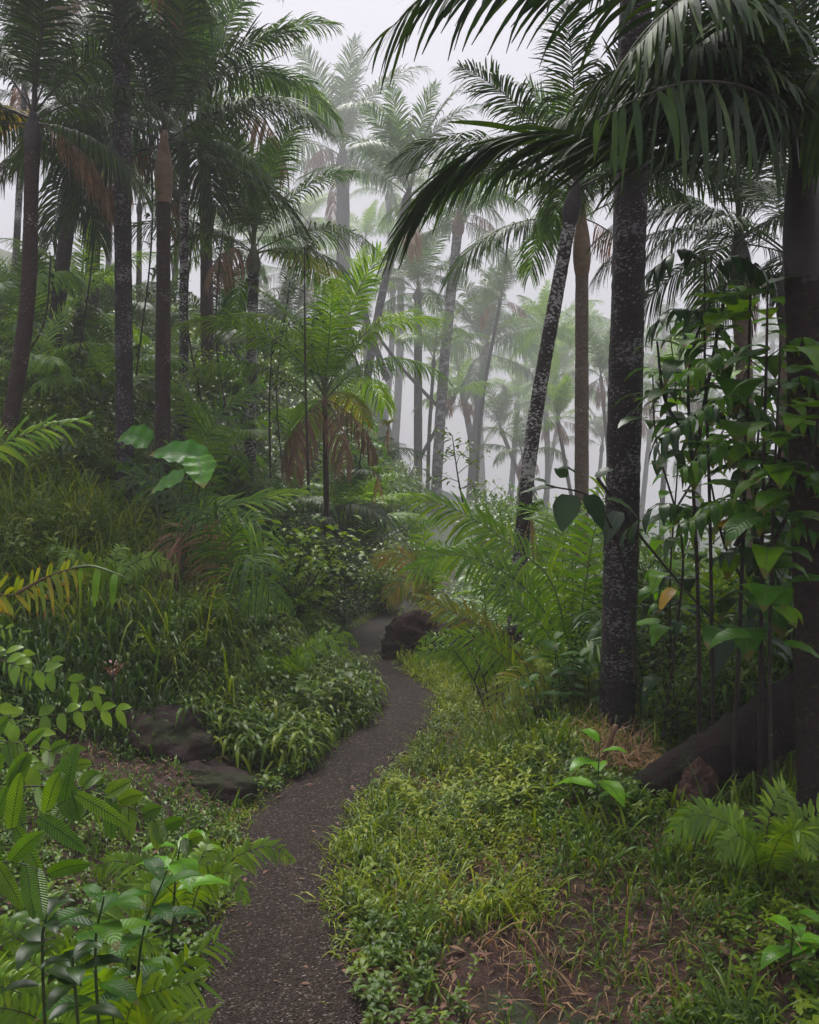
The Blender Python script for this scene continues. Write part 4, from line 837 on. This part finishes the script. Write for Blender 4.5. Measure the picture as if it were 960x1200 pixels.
# red-bracted herb in the dark hollow
b = gp(130, 4.6); mb = MB(); root = tag(empty('red_flower_spike', tuple(b)), 'small reddish flower spike in the dark hollow above the bare rock', 'flower')
n = 60; a = rng.random(n)*6.28; zz = rng.random(n); strips(mb, np.stack([.06*np.cos(a)*zz, .06*np.sin(a)*zz, .22+.07*zz], 1), np.stack([np.cos(a), np.sin(a), .8+0*a], 1), (0, 0, 1), .032, .008, .2, 3, 'lance')
mb.obj('bract', M['red'], root); mb = MB(); tube(mb, [(0, 0, -.1), (0, 0, .1), (0, 0, .25)], .006, 5); mb.obj('stem', M['stem'], root)

def bromeliad(label, loc, s_=1.0, leaf='palm_bright', dry=8):
    root = tag(empty('bromeliad', tuple(loc)), label, 'bromeliad'); mb = MB(); n = 26; a = rng.random(n)*6.28
    strips(mb, np.zeros((n, 3)), np.stack([np.cos(a)*.7, np.sin(a)*.7, rng.uniform(.3, 1.4, n)], 1), (0, 0, 1), .26*s_*rng.uniform(.7, 1.1, n), .03*s_, .45, 7, 'blade', 3, .3); mb.obj('foliage', M[leaf], root)
    mb = MB(); a = rng.random(dry)*6.28
    strips(mb, np.zeros((dry, 3)), np.stack([np.cos(a)*.3, np.sin(a)*.3, -1+0*a], 1), np.stack([np.cos(a), np.sin(a), 0*a+.2], 1), .3*s_, .014*s_, .2, 4, 'blade'); o = mb.obj('dry_foliage', M['straw'], root)
bromeliad('yellow-green bromeliad with dry strands clinging beside the leaning speckled trunk', W(622, 603, 7.1), 1.25)
bromeliad('bromeliad perched low on the dark trunk in the centre undergrowth', W(443, 556, 9.6), 1.1)
bromeliad('reddish-yellow bromeliad by the small skirted palm', W(455, 500, 11.0), 1.0, 'palm_yellow')
whorl_plant('umbrella-leaved green herb between the boulder and the young palm', [[gp(575, 6.9), W(568, 700, 6.6), W(560, 668, 6.5)], [gp(590, 6.7), W(600, 720, 6.5), W(612, 700, 6.4)]], 'small_bright', .26, .5, 8, q0=.4, prof='ovate')
whorl_plant('dark broad herb massed at the foot of the straight spotted trunk', [[gp(660, 5.6), W(655, 790, 5.5), W(650, 750, 5.4)], [gp(690, 5.4), W(690, 800, 5.3), W(680, 770, 5.3)], [gp(640, 5.4), W(630, 830, 5.3), W(620, 800, 5.2)]], 'broad', .26, .42, 9, q0=.3, prof='ovate')
whorl_plant('low leafy herb under the log end near the straight trunk', [[gp(800, 5.3), W(790, 860, 5.2), W(785, 810, 5.2)], [gp(840, 5.4), W(850, 820, 5.3), W(855, 780, 5.3)]], 'broad', .24, .36, 9, q0=.25)
# bare dark twigs rising from the verge
p_ = gp(575, 5.6); mb = MB()
for q_ in ([(0, 0, 0), (-.10, 0, .28), (-.26, .02, .52)], [(0, 0, 0), (-.04, .02, .30), (-.20, .05, .60)], [(0, 0, 0), (.05, .02, .25), (-.02, .05, .48)], [(-.10, 0, .28), (-.06, .02, .4), (-.09, .02, .5)], [(-.04, .02, .3), (.04, .02, .42), (.05, .0, .55)]):
    tube(mb, spline(q_, 10), .007*(1-.6*np.linspace(0, 1, 10)), 5)
tag(mb.obj('bare_twig', M['stem'], loc=p_), 'leafless dark twigs leaning toward the boulder from the lime grass', 'twig')
# vines hanging among the hillside palms
for i, (x0, Y_, y0, x1, y1) in enumerate([(168, 9.0, 60, 160, 440), (228, 10, 250, 236, 470), (100, 10, 120, 92, 420), (262, 10.5, 260, 268, 500), (60, 9, 300, 12, 440), (340, 11, 330, 332, 560), (410, 12, 380, 420, 560)]):
    a_, b_ = W(x0, y0, Y_), W(x1, y1, Y_-.3); m_ = (a_+b_)/2+Vector((.12*(-1)**i, 0, -.1)); P = spline([b_, m_, a_], 24); root = tag(empty('vine', tuple(P[0])), ['slack vine hanging beside the near-black trunk', 'vine hanging past the slim spotted trunk', 'vine hanging before the brown-curtained palm', 'vine dangling left of the open-crowned palm'.replace('left of', 'before'), 'pale vine swinging off the dark leaning palm', 'leafy vine near the thin dark sapling', 'vine trailing at the edge of the misty clearing'][i], 'vine')
    mb = MB(); tube(mb, P-P[0], .009, 5, bump=.1); mb.obj('stem', M['stem'], root)
    mf = MB(); leafy(mf, [(P[j]-P[0], (0, 0, -1)) for j in range(2, 24, 2)], 4, .07, 'ovate', .04, .5, 3, 3); mf.obj('foliage', M['small_dark'], root)

# ------------------------------------------------------------------ rocks, log, debris
def rockmat(name, c1, c2, moss=None, amt=.5):
    m, n, l = newmat(name); tc = n.new('ShaderNodeTexCoord')
    nz = n.new('ShaderNodeTexNoise'); nz.inputs['Scale'].default_value = 9; nz.inputs['Detail'].default_value = 10; nz.inputs['Roughness'].default_value = .72; l.new(tc.outputs['Object'], nz.inputs[0])
    n2 = n.new('ShaderNodeTexNoise'); n2.inputs['Scale'].default_value = 3; n2.inputs['Detail'].default_value = 5; l.new(tc.outputs['Object'], n2.inputs[0])
    rp = ramp(n, [(.3, c1), (.7, c2)]); l.new(nz.outputs[0], rp.inputs[0]); col = rp.outputs[0]
    if moss:
        f = ramp(n, [(.62-.2*amt, (0, 0, 0)), (.72-.2*amt, (1, 1, 1))]); l.new(n2.outputs[0], f.inputs[0]); mm = n.new('ShaderNodeMix'); mm.data_type = 'RGBA'
        l.new(f.outputs[0], mm.inputs[0]); l.new(col, mm.inputs[6]); mm.inputs[7].default_value = (*moss, 1); col = mm.outputs[2]
    b = n.new('ShaderNodeBsdfPrincipled'); l.new(col, b.inputs['Base Color']); b.inputs['Roughness'].default_value = .75; b.inputs['Specular IOR Level'].default_value = .2
    bp = n.new('ShaderNodeBump'); bp.inputs['Strength'].default_value = 1; bp.inputs['Distance'].default_value = .05; l.new(nz.outputs[0], bp.inputs['Height']); l.new(bp.outputs[0], b.inputs['Normal'])
    o = n.new('ShaderNodeOutputMaterial'); l.new(b.outputs[0], o.inputs[0]); return m
M['rock'] = rockmat('purple_brown_rock', (.012, .007, .007), (.062, .036, .032), (.03, .045, .012), .3)
M['rock2'] = rockmat('mossy_boulder', (.014, .007, .006), (.065, .032, .026), (.035, .05, .012), .4)
def rock(name, label, loc, size, mat, seed, rz=0, cat='rock', amp=.22):
    r_ = np.random.default_rng(seed); nu, nv = 90, 60
    u = np.linspace(0, 2*np.pi, nu, endpoint=False); v = np.linspace(.02, np.pi-.02, nv)
    U, Vv = np.meshgrid(u, v); X = np.cos(U)*np.sin(Vv); Y = np.sin(U)*np.sin(Vv); Z = np.cos(Vv)
    d = 1+0*X
    for f, a in ((1.5, amp), (3, amp*.6), (6, amp*.38), (12, amp*.22), (25, amp*.12), (44, amp*.06)):
        p = r_.random(9)*6.28; d = d+a*np.sin(f*X+p[0]+1.3*np.sin(f*Y+p[1]))*np.sin(f*Y+p[2]+np.sin(f*Z+p[3]))+a*.5*np.sin(f*1.3*Z+p[4]+np.sin(f*X+p[5]))
    V = np.stack([X*d*size[0], Y*d*size[1], Z*d*size[2]], -1).reshape(-1, 3); c, s = math.cos(rz), math.sin(rz)
    V = V @ np.array([[c, s, 0], [-s, c, 0], [0, 0, 1]])
    j = np.arange(nu); F = np.concatenate([np.stack([i*nu+j, i*nu+(j+1) % nu, (i+1)*nu+(j+1) % nu, (i+1)*nu+j], 1) for i in range(nv-1)])[:, ::-1]
    mb = MB(); mb.add(V, F, np.zeros((len(V), 3))); return tag(mb.obj(name, mat, loc=loc), label, cat)
p = gp(478, 8.0); rock('boulder', 'rounded reddish-brown boulder with mossy top at the trail bend', (W(485, 700, 8.2).x+.06, 8.0, Hf(0.04, 8.0)+.05), (.46, .36, .31), M['rock2'], 4)
p = W(545, 760, 8.0); rock('boulder', 'lower dark boulder tucked under the yellowish palm fronds', (p.x, 7.9, Hf(p.x, 7.9)+.02), (.42, .35, .30), M['rock2'], 9)
p = gp(165, 4.5); rock('rock_outcrop', 'hump of bare purple-brown rock at the foot of the bank', (p.x-.05, 4.75, p.z-.05), (.31, .27, .17), M['rock'], 13)
p = gp(225, 4.3); rock('rock_ledge', 'long low shelf of bare rock sloping down to the trail', (p.x-.10, 4.5, p.z-.06), (.40, .20, .12), M['rock'], 17, rz=-.35)
# fallen log
P = spline([W(722, 958, 4.1), W(768, 926, 4.1), W(850, 882, 4.12), W(915, 842, 4.15), W(985, 796, 4.25), W(1070, 745, 4.5)], 50); base = P[0].copy(); mb = MB()
rad = np.interp(np.linspace(0, 1, 50), [0, .08, .3, 1], [.075, .085, .125, .17]); tube(mb, P-base, rad*(1+.05*np.sin(np.arange(50)*.9)+.04*np.sin(np.arange(50)*2.3)), 30, bump=.035)
lg = tag(empty('fallen_log', tuple(base)), 'thick dark mossy log slanting up behind the stout trunk', 'log'); mb.obj('log_trunk', rockmat('log_bark', (.005, .003, .003), (.026, .013, .011), (.018, .027, .007), .4), lg)
mb = MB(); i_ = rng.integers(2, 46, 420); a_ = rng.uniform(-.4, 3.5, 420); q_ = P[i_]-base+np.stack([0*a_, np.cos(a_)*rad[i_]*.95, np.sin(a_)*rad[i_]*.95], 1)+rng.normal(0, .02, (420, 3))*[1, 0, 0]
strips(mb, q_, np.stack([rng.normal(0, .5, 420), np.cos(a_), np.sin(a_)*.7], 1), (1, 0, .3), U_(.02, .07, 420), .006, .9, 3, 'blade'); tag(mb.obj('moss', M['small_dark'], lg), kind='stuff')
mb = MB()
for i in range(9):
    a = rng.normal(0, 1, 3); a[2] = -abs(a[2])-.3; a = nrm(a)*rng.uniform(.15, .45); q = P[2+i % 5]-base; tube(mb, spline([q, q+a*.5+rng.normal(0, .04, 3), q+a], 10), .014*(1-.7*np.linspace(0, 1, 10)), 5)
mb.obj('root_tangle', M['trunk_mossy'], lg)
# hanging root under log
mb = MB(); q = np.array(W(848, 880, 4.55)); e = np.array(W(868, 1000, 4.5)); tube(mb, spline([q, (q+e)/2+[.02, 0, 0], e], 10)-base, .02, 6, bump=.1); mb.obj('root', M['trunk_mossy'], lg)
# split stump stub
mb = MB(); a, b_ = W(700, 905, 4.3), W(722, 850, 4.25); tube(mb, spline([a, (a+b_)/2, b_], 8)-np.array(a), .012, 6, bump=.15); tag(mb.obj('broken_branch', M['shaft'], loc=a), 'snapped orange-brown branch stub sticking up beside the lime seedling', 'branch')
# chunks of rotten wood
p = gp(825, 3.9); rock('rotten_stump', 'crumbling reddish stump among the grass under the log', (p.x, 3.95, p.z+.05), (.12, .12, .17), rockmat('rotten_wood', (.03, .015, .012), (.13, .07, .05)), 21, cat='stump', amp=.3)
p = gp(880, 3.7); rock('rotten_chunk', 'flat chunk of decayed wood between the stump and the stout trunk', (p.x, 3.6, p.z), (.2, .12, .09), M['rock2'], 25, cat='wood', rz=.6, amp=.3)

# ------------------------------------------------------------------ grass and ground cover (stuff)
def ok(x, y, marg): return np.abs(x-xp(y)) > hw(y, 0)+marg
def scatter(n, fx, fy, marg=0.0, cond=None):
    x = fx(n); y = fy(n); k_ = ok(x, y, marg+rng.normal(0, .02, n))
    if cond is not None: k_ &= cond(x, y)
    x, y = x[k_], y[k_]; return x, y, H(x, y)
def fld(x, y, f, p): return .5+.25*(np.sin(f*x+p+1.7*np.sin(f*.7*y+p))+np.sin(f*1.1*y-2*p+1.3*np.sin(f*.8*x)))
def grass(mb, x, y, z, L, w, lean=.45, droop=.7, seg=4, mi=0, cluster=None, rnd=None):
    n = len(x); a = rng.random(n)*6.28; l = lean*rng.uniform(.3, 1.5, n)
    D = np.stack([np.cos(a)*l, np.sin(a)*l, np.ones(n)], 1); N = np.stack([-np.cos(a), -np.sin(a), l], 1)+rng.normal(0, .3, (n, 3))
    Ls = L*rng.uniform(.45, 1.3, n)*(.5+1.0*fld(x, y, 2.7, 1)); strips(mb, np.stack([x, y, z-.01], 1), D, N, Ls, w*rng.uniform(.7, 1.3, n), droop*rng.uniform(.3, 1.5, n), seg, 'blade', 2, mi=mi, rnd=rnd)
def cl(x, y, s, k_): # repeat around clump centres
    x = np.repeat(x, k_)+rng.normal(0, s, len(x)*k_); y = np.repeat(y, k_)+rng.normal(0, s, len(y)*k_); return x, y, H(x, y)
def herbs(mb, x, y, z, hgt, L, w, per=7, mi=0, prof='lance', droop=.35, cols=3, seg=3):
    n = len(x); P = np.repeat(np.stack([x, y, z], 1), per, 0); q = np.tile(np.linspace(.35, 1, per), n); hs = np.repeat(hgt*rng.uniform(.5, 1.3, n), per)
    ln = np.repeat(rng.normal(0, .25, (n, 2)), per, 0); P[:, :2] += ln*(hs*q)[:, None]; P[:, 2] += hs*q
    a = np.tile(np.arange(per)*2.4, n)+np.repeat(rng.random(n)*6.28, per); D = np.stack([np.cos(a), np.sin(a), rng.uniform(.1, .8, len(a))], 1)
    l = L*rng.uniform(.6, 1.2, len(a))*np.repeat(.55+.9*fld(x, y, 3.3, 4), per); r_ = np.clip(np.repeat(rng.random(n), per)+rng.normal(0, .1, len(a)), 0, 1)
    strips(mb, P, D, (0, 0, 1), l, l*w, droop, seg, prof, cols, .15, mi=mi, rnd=r_)
U = rng.uniform
# tall arching grass on the left bank
mb = MB()
x, y, z = scatter(2600, lambda n: U(-5.5, -.7, n), lambda n: U(5.0, 11, n), .35, lambda x, y: (x-xp(y) < -1.0) & (x-xp(y) > -1.15-y*.38) & (fld(x, y, 2.2, 1) > rng.random(len(x))*.8)); x, y, z = cl(x, y, .05, 18)
grass(mb, x, y, z, .55, .015, .45, 1.1, 6)
x, y, z = scatter(800, lambda n: U(-4.8, -1.1, n), lambda n: U(5.2, 9, n), .5); x, y, z = cl(x, y, .04, 14); grass(mb, x, y, z, .85, .014, .4, 1.3, 8)
x, y, z = scatter(900, lambda n: U(-4.2, -1.1, n), lambda n: U(5.4, 9.5, n), .5, lambda x, y: fld(x, y, 3, 2) > .5); herbs(mb, x, y, z+.2, .25, .10, .3, 9)
tag(mb.obj('tall_grass', M['grass']), 'long arching grass covering the left bank', kind='stuff')
# darker grass in the hollow
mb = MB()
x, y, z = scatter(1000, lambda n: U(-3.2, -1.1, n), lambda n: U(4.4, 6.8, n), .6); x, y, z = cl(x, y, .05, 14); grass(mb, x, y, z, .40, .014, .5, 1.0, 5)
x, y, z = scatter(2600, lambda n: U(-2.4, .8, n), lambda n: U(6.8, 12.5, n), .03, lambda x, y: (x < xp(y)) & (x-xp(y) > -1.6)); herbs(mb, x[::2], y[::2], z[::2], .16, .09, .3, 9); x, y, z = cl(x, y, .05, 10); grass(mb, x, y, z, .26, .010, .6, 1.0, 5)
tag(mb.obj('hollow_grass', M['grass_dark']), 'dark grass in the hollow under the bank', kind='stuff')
# broad-bladed grass mound at the inside bend
mb = MB()
x, y, z = scatter(5200, lambda n: U(-2.0, .1, n), lambda n: U(4.75, 9.0, n), -.01, lambda x, y: (x < xp(y)) & (x-xp(y) > -1.35) & ((y > 5.0) | (x > -1.25)) & ((y < 7) | (x-xp(y) < -.42)))
herbs(mb, x, y, z, .20, .13, .12, 9, prof='lance', droop=.7)
grass(mb, *cl(x[::6], y[::6], .04, 6), .26, .011, .6, .8, 4)
k_ = rng.random(len(x)) < .05; grass(mb, *cl(x[k_], y[k_], .03, 10), .48, .010, .5, 1.2, 7)
k_ = (rng.random(len(x)) < .10) & (fld(x, y, 5, 2) > .5); herbs(mb, x[k_], y[k_], z[k_]+.05, .26, .11, .5, 9, prof='ovate')
tag(mb.obj('mound_grass', M['grass']), 'dense broad-bladed grass mound on the inside of the trail bend', kind='stuff')
# verge right, lime
mb = MB()
x, y, z = scatter(8000, lambda n: U(-.4, 1.9, n), lambda n: U(3.0, 9.5, n), .0, lambda x, y: (x > xp(y)) & (x-xp(y) < .3+.22*y) & (fld(x, y, 3, 0) > rng.random(len(x))*.7))
x2, y2, z2 = cl(x[::2], y[::2], .035, 14); grass(mb, x2, y2, z2, .24, .0065, .65, 1.2, 5)
herbs(mb, x[::4], y[::4], z[::4], .10, .05, .30, 9, prof='lance')
x, y, z = scatter(2600, lambda n: U(-.3, 2.2, n), lambda n: U(6.5, 11, n), .0, lambda x, y: x > xp(y)); x, y, z = cl(x, y, .05, 9); grass(mb, x, y, z, .26, .009, .6, .9, 4)
n = 1500; y = U(2.3, 10.5, n); sd = rng.choice([-1, 1], n); x = xp(y)+sd*(hw(y, 0)+rng.normal(.0, .035, n)); x, y, z = cl(x, y, .02, 9); grass(mb, x, y, z, .13, .006, .9, 1.3, 4)
tag(mb.obj('verge_grass', M['grass_lime']), 'lime green grass and weeds along the right verge', kind='stuff')
# darker mixed weeds, right foreground; bare where the red soil shows
def bare(x, y): return ss(.95, .5, np.hypot((x-.54-.12*(y-2.8))/.60, (y-2.75)/.62)+.35*(fld(x, y, 9, 3)-.5)+.2*(fld(x, y, 23, 1)-.5))
mb = MB()
cond = lambda x, y: (x-xp(y) > .25) & (rng.random(len(x)) > bare(x, y)*.97)
x, y, z = scatter(5200, lambda n: U(-.3, 2.7, n), lambda n: U(2.0, 5.8, n), -.02, lambda x, y: cond(x, y) & (fld(x, y, 4, 2) > rng.random(len(x))*.85)); herbs(mb, x, y, z, .07, .036, .36, 9, prof='ovate')
x, y, z = scatter(1700, lambda n: U(-.2, 2.5, n), lambda n: U(2.2, 5.6, n), .05, lambda x, y: cond(x, y) & (fld(x, y, 5, 4) > .36)); x, y, z = cl(x, y, .045, 15); grass(mb, x, y, z, .30, .0075, .6, 1.2, 6)
x, y, z = scatter(90, lambda n: U(.5, 1.8, n), lambda n: U(3.3, 4.7, n), .1); x, y, z = cl(x, y, .04, 16); grass(mb, x, y, z, .42, .012, .5, .8, 6)
x, y, z = scatter(500, lambda n: U(.3, 2.3, n), lambda n: U(2.2, 3.6, n), .1, lambda x, y: x > .5); x, y, z = cl(x, y, .03, 8); grass(mb, x, y, z, .20, .005, .9, 1.2, 6)
tag(mb.obj('weeds', M['grass']), 'mixed low weeds and grass tufts before the fallen log', kind='stuff')
# left foreground ground cover
mb = MB()
x, y, z = scatter(5200, lambda n: U(-3.4, -.5, n), lambda n: U(1.6, 5.0, n), -.02, lambda x, y: (x < xp(y)) & ~((y > 3.9) & (x > -1.65) & (x < -.75)) & (fld(x, y, 4, 5) > rng.random(len(x))*.9)); herbs(mb, x, y, z, .08, .045, .38, 8, prof='ovate')
x, y, z = scatter(1500, lambda n: U(-3.2, -.6, n), lambda n: U(2.0, 4.9, n), .02, lambda x, y: x < xp(y)); x, y, z = cl(x, y, .05, 11); grass(mb, x, y, z, .20, .008, .6, 1.0, 4)
tag(mb.obj('ground_cover', M['small']), 'low leafy ground cover below the ferns', kind='stuff')
# straw and dead blades
mb = MB()
x, y, z = scatter(650, lambda n: U(-.2, 1.7, n), lambda n: U(2.4, 5.6, n), .02); x, y, z = cl(x, y, .07, 6); grass(mb, x, y, z, .18, .005, 1.0, 1.0, 4)
x, y, z = scatter(40, lambda n: U(.95, 1.25, n), lambda n: U(4.2, 4.7, n), .02); x, y, z = cl(x, y, .05, 10); grass(mb, x, y, z+.1, .3, .005, 1.3, .8, 5)
x, y, z = scatter(120, lambda n: U(-2.3, -.8, n), lambda n: U(4.0, 5.0, n), .02); x, y, z = cl(x, y, .05, 5); grass(mb, x, y, z, .16, .006, 1.1, .9, 4)
tag(mb.obj('dry_grass', M['straw']), 'dry straw-coloured blades among the green', kind='stuff')
mb = MB()
n = 5200; x = U(-2.4, 2.6, n); y = U(1.8, 6, n); k_ = ok(x, y, -.06) | (rng.random(n) < .14); x, y = x[k_], y[k_]; n = len(x); a = rng.random(n)*6.28
strips(mb, np.stack([x, y, H(x, y)+.012+.01*rng.random(n)], 1), np.stack([np.cos(a), np.sin(a), rng.normal(0, .15, n)], 1), (0, 0, 1), U(.015, .06, n), U(.004, .022, n), .1, 3, 'lance', 3, .3)
n = 260; x = U(-1.8, 2.0, n); y = U(2.2, 5, n); k_ = ok(x, y, .02); x, y = x[k_], y[k_]
for xx, yy_ in zip(x, y):
    a = random.random()*6.28; L = random.uniform(.06, .22); z0 = Hf(xx, yy_)+.012
    tube(mb, spline([(xx, yy_, z0), (xx+math.cos(a)*L*.5+.01, yy_+math.sin(a)*L*.5, z0+random.uniform(0, .04)), (xx+math.cos(a)*L, yy_+math.sin(a)*L, z0)], 5), .0022, 4)
tag(mb.obj('leaf_litter', M['litter']), 'brown leaf litter and twigs on the red soil', kind='stuff')
# leafy cover on the far slopes
mb = MB()
x, y, z = scatter(9000, lambda n: U(-9, 9, n), lambda n: U(8.5, 24, n), .25); herbs(mb, x, y, z, .42, .17, .26, 10, prof='lance', droop=.5, cols=2)
tag(mb.obj('undergrowth', M['small']), 'leafy undergrowth covering the slopes', kind='stuff')

# ------------------------------------------------------------------ haze
me = bpy.data.meshes.new('haze'); X0, X1, Y0, Y1, Z0, Z1 = -152, 152, -27, 232, float(H(*np.meshgrid(xs, ys)).min())-1, 52
vs = [(x_, y_, z_) for x_ in (X0, X1) for y_ in (Y0, Y1) for z_ in (Z0, Z1)]
me.from_pydata(vs, [], [(0, 1, 3, 2), (4, 6, 7, 5), (0, 4, 5, 1), (2, 3, 7, 6), (0, 2, 6, 4), (1, 5, 7, 3)])
hz = bpy.data.objects.new('haze', me); C.objects.link(hz); tag(hz, 'pale cloud-forest mist filling the valley', kind='stuff')
m, n, l = newmat('mist'); pv = n.new('ShaderNodeVolumePrincipled'); pv.inputs['Color'].default_value = (.64, .64, .67, 1); pv.inputs['Density'].default_value = HAZE_DENSITY
o = n.new('ShaderNodeOutputMaterial'); l.new(pv.outputs[0], o.inputs['Volume']); me.materials.append(m)
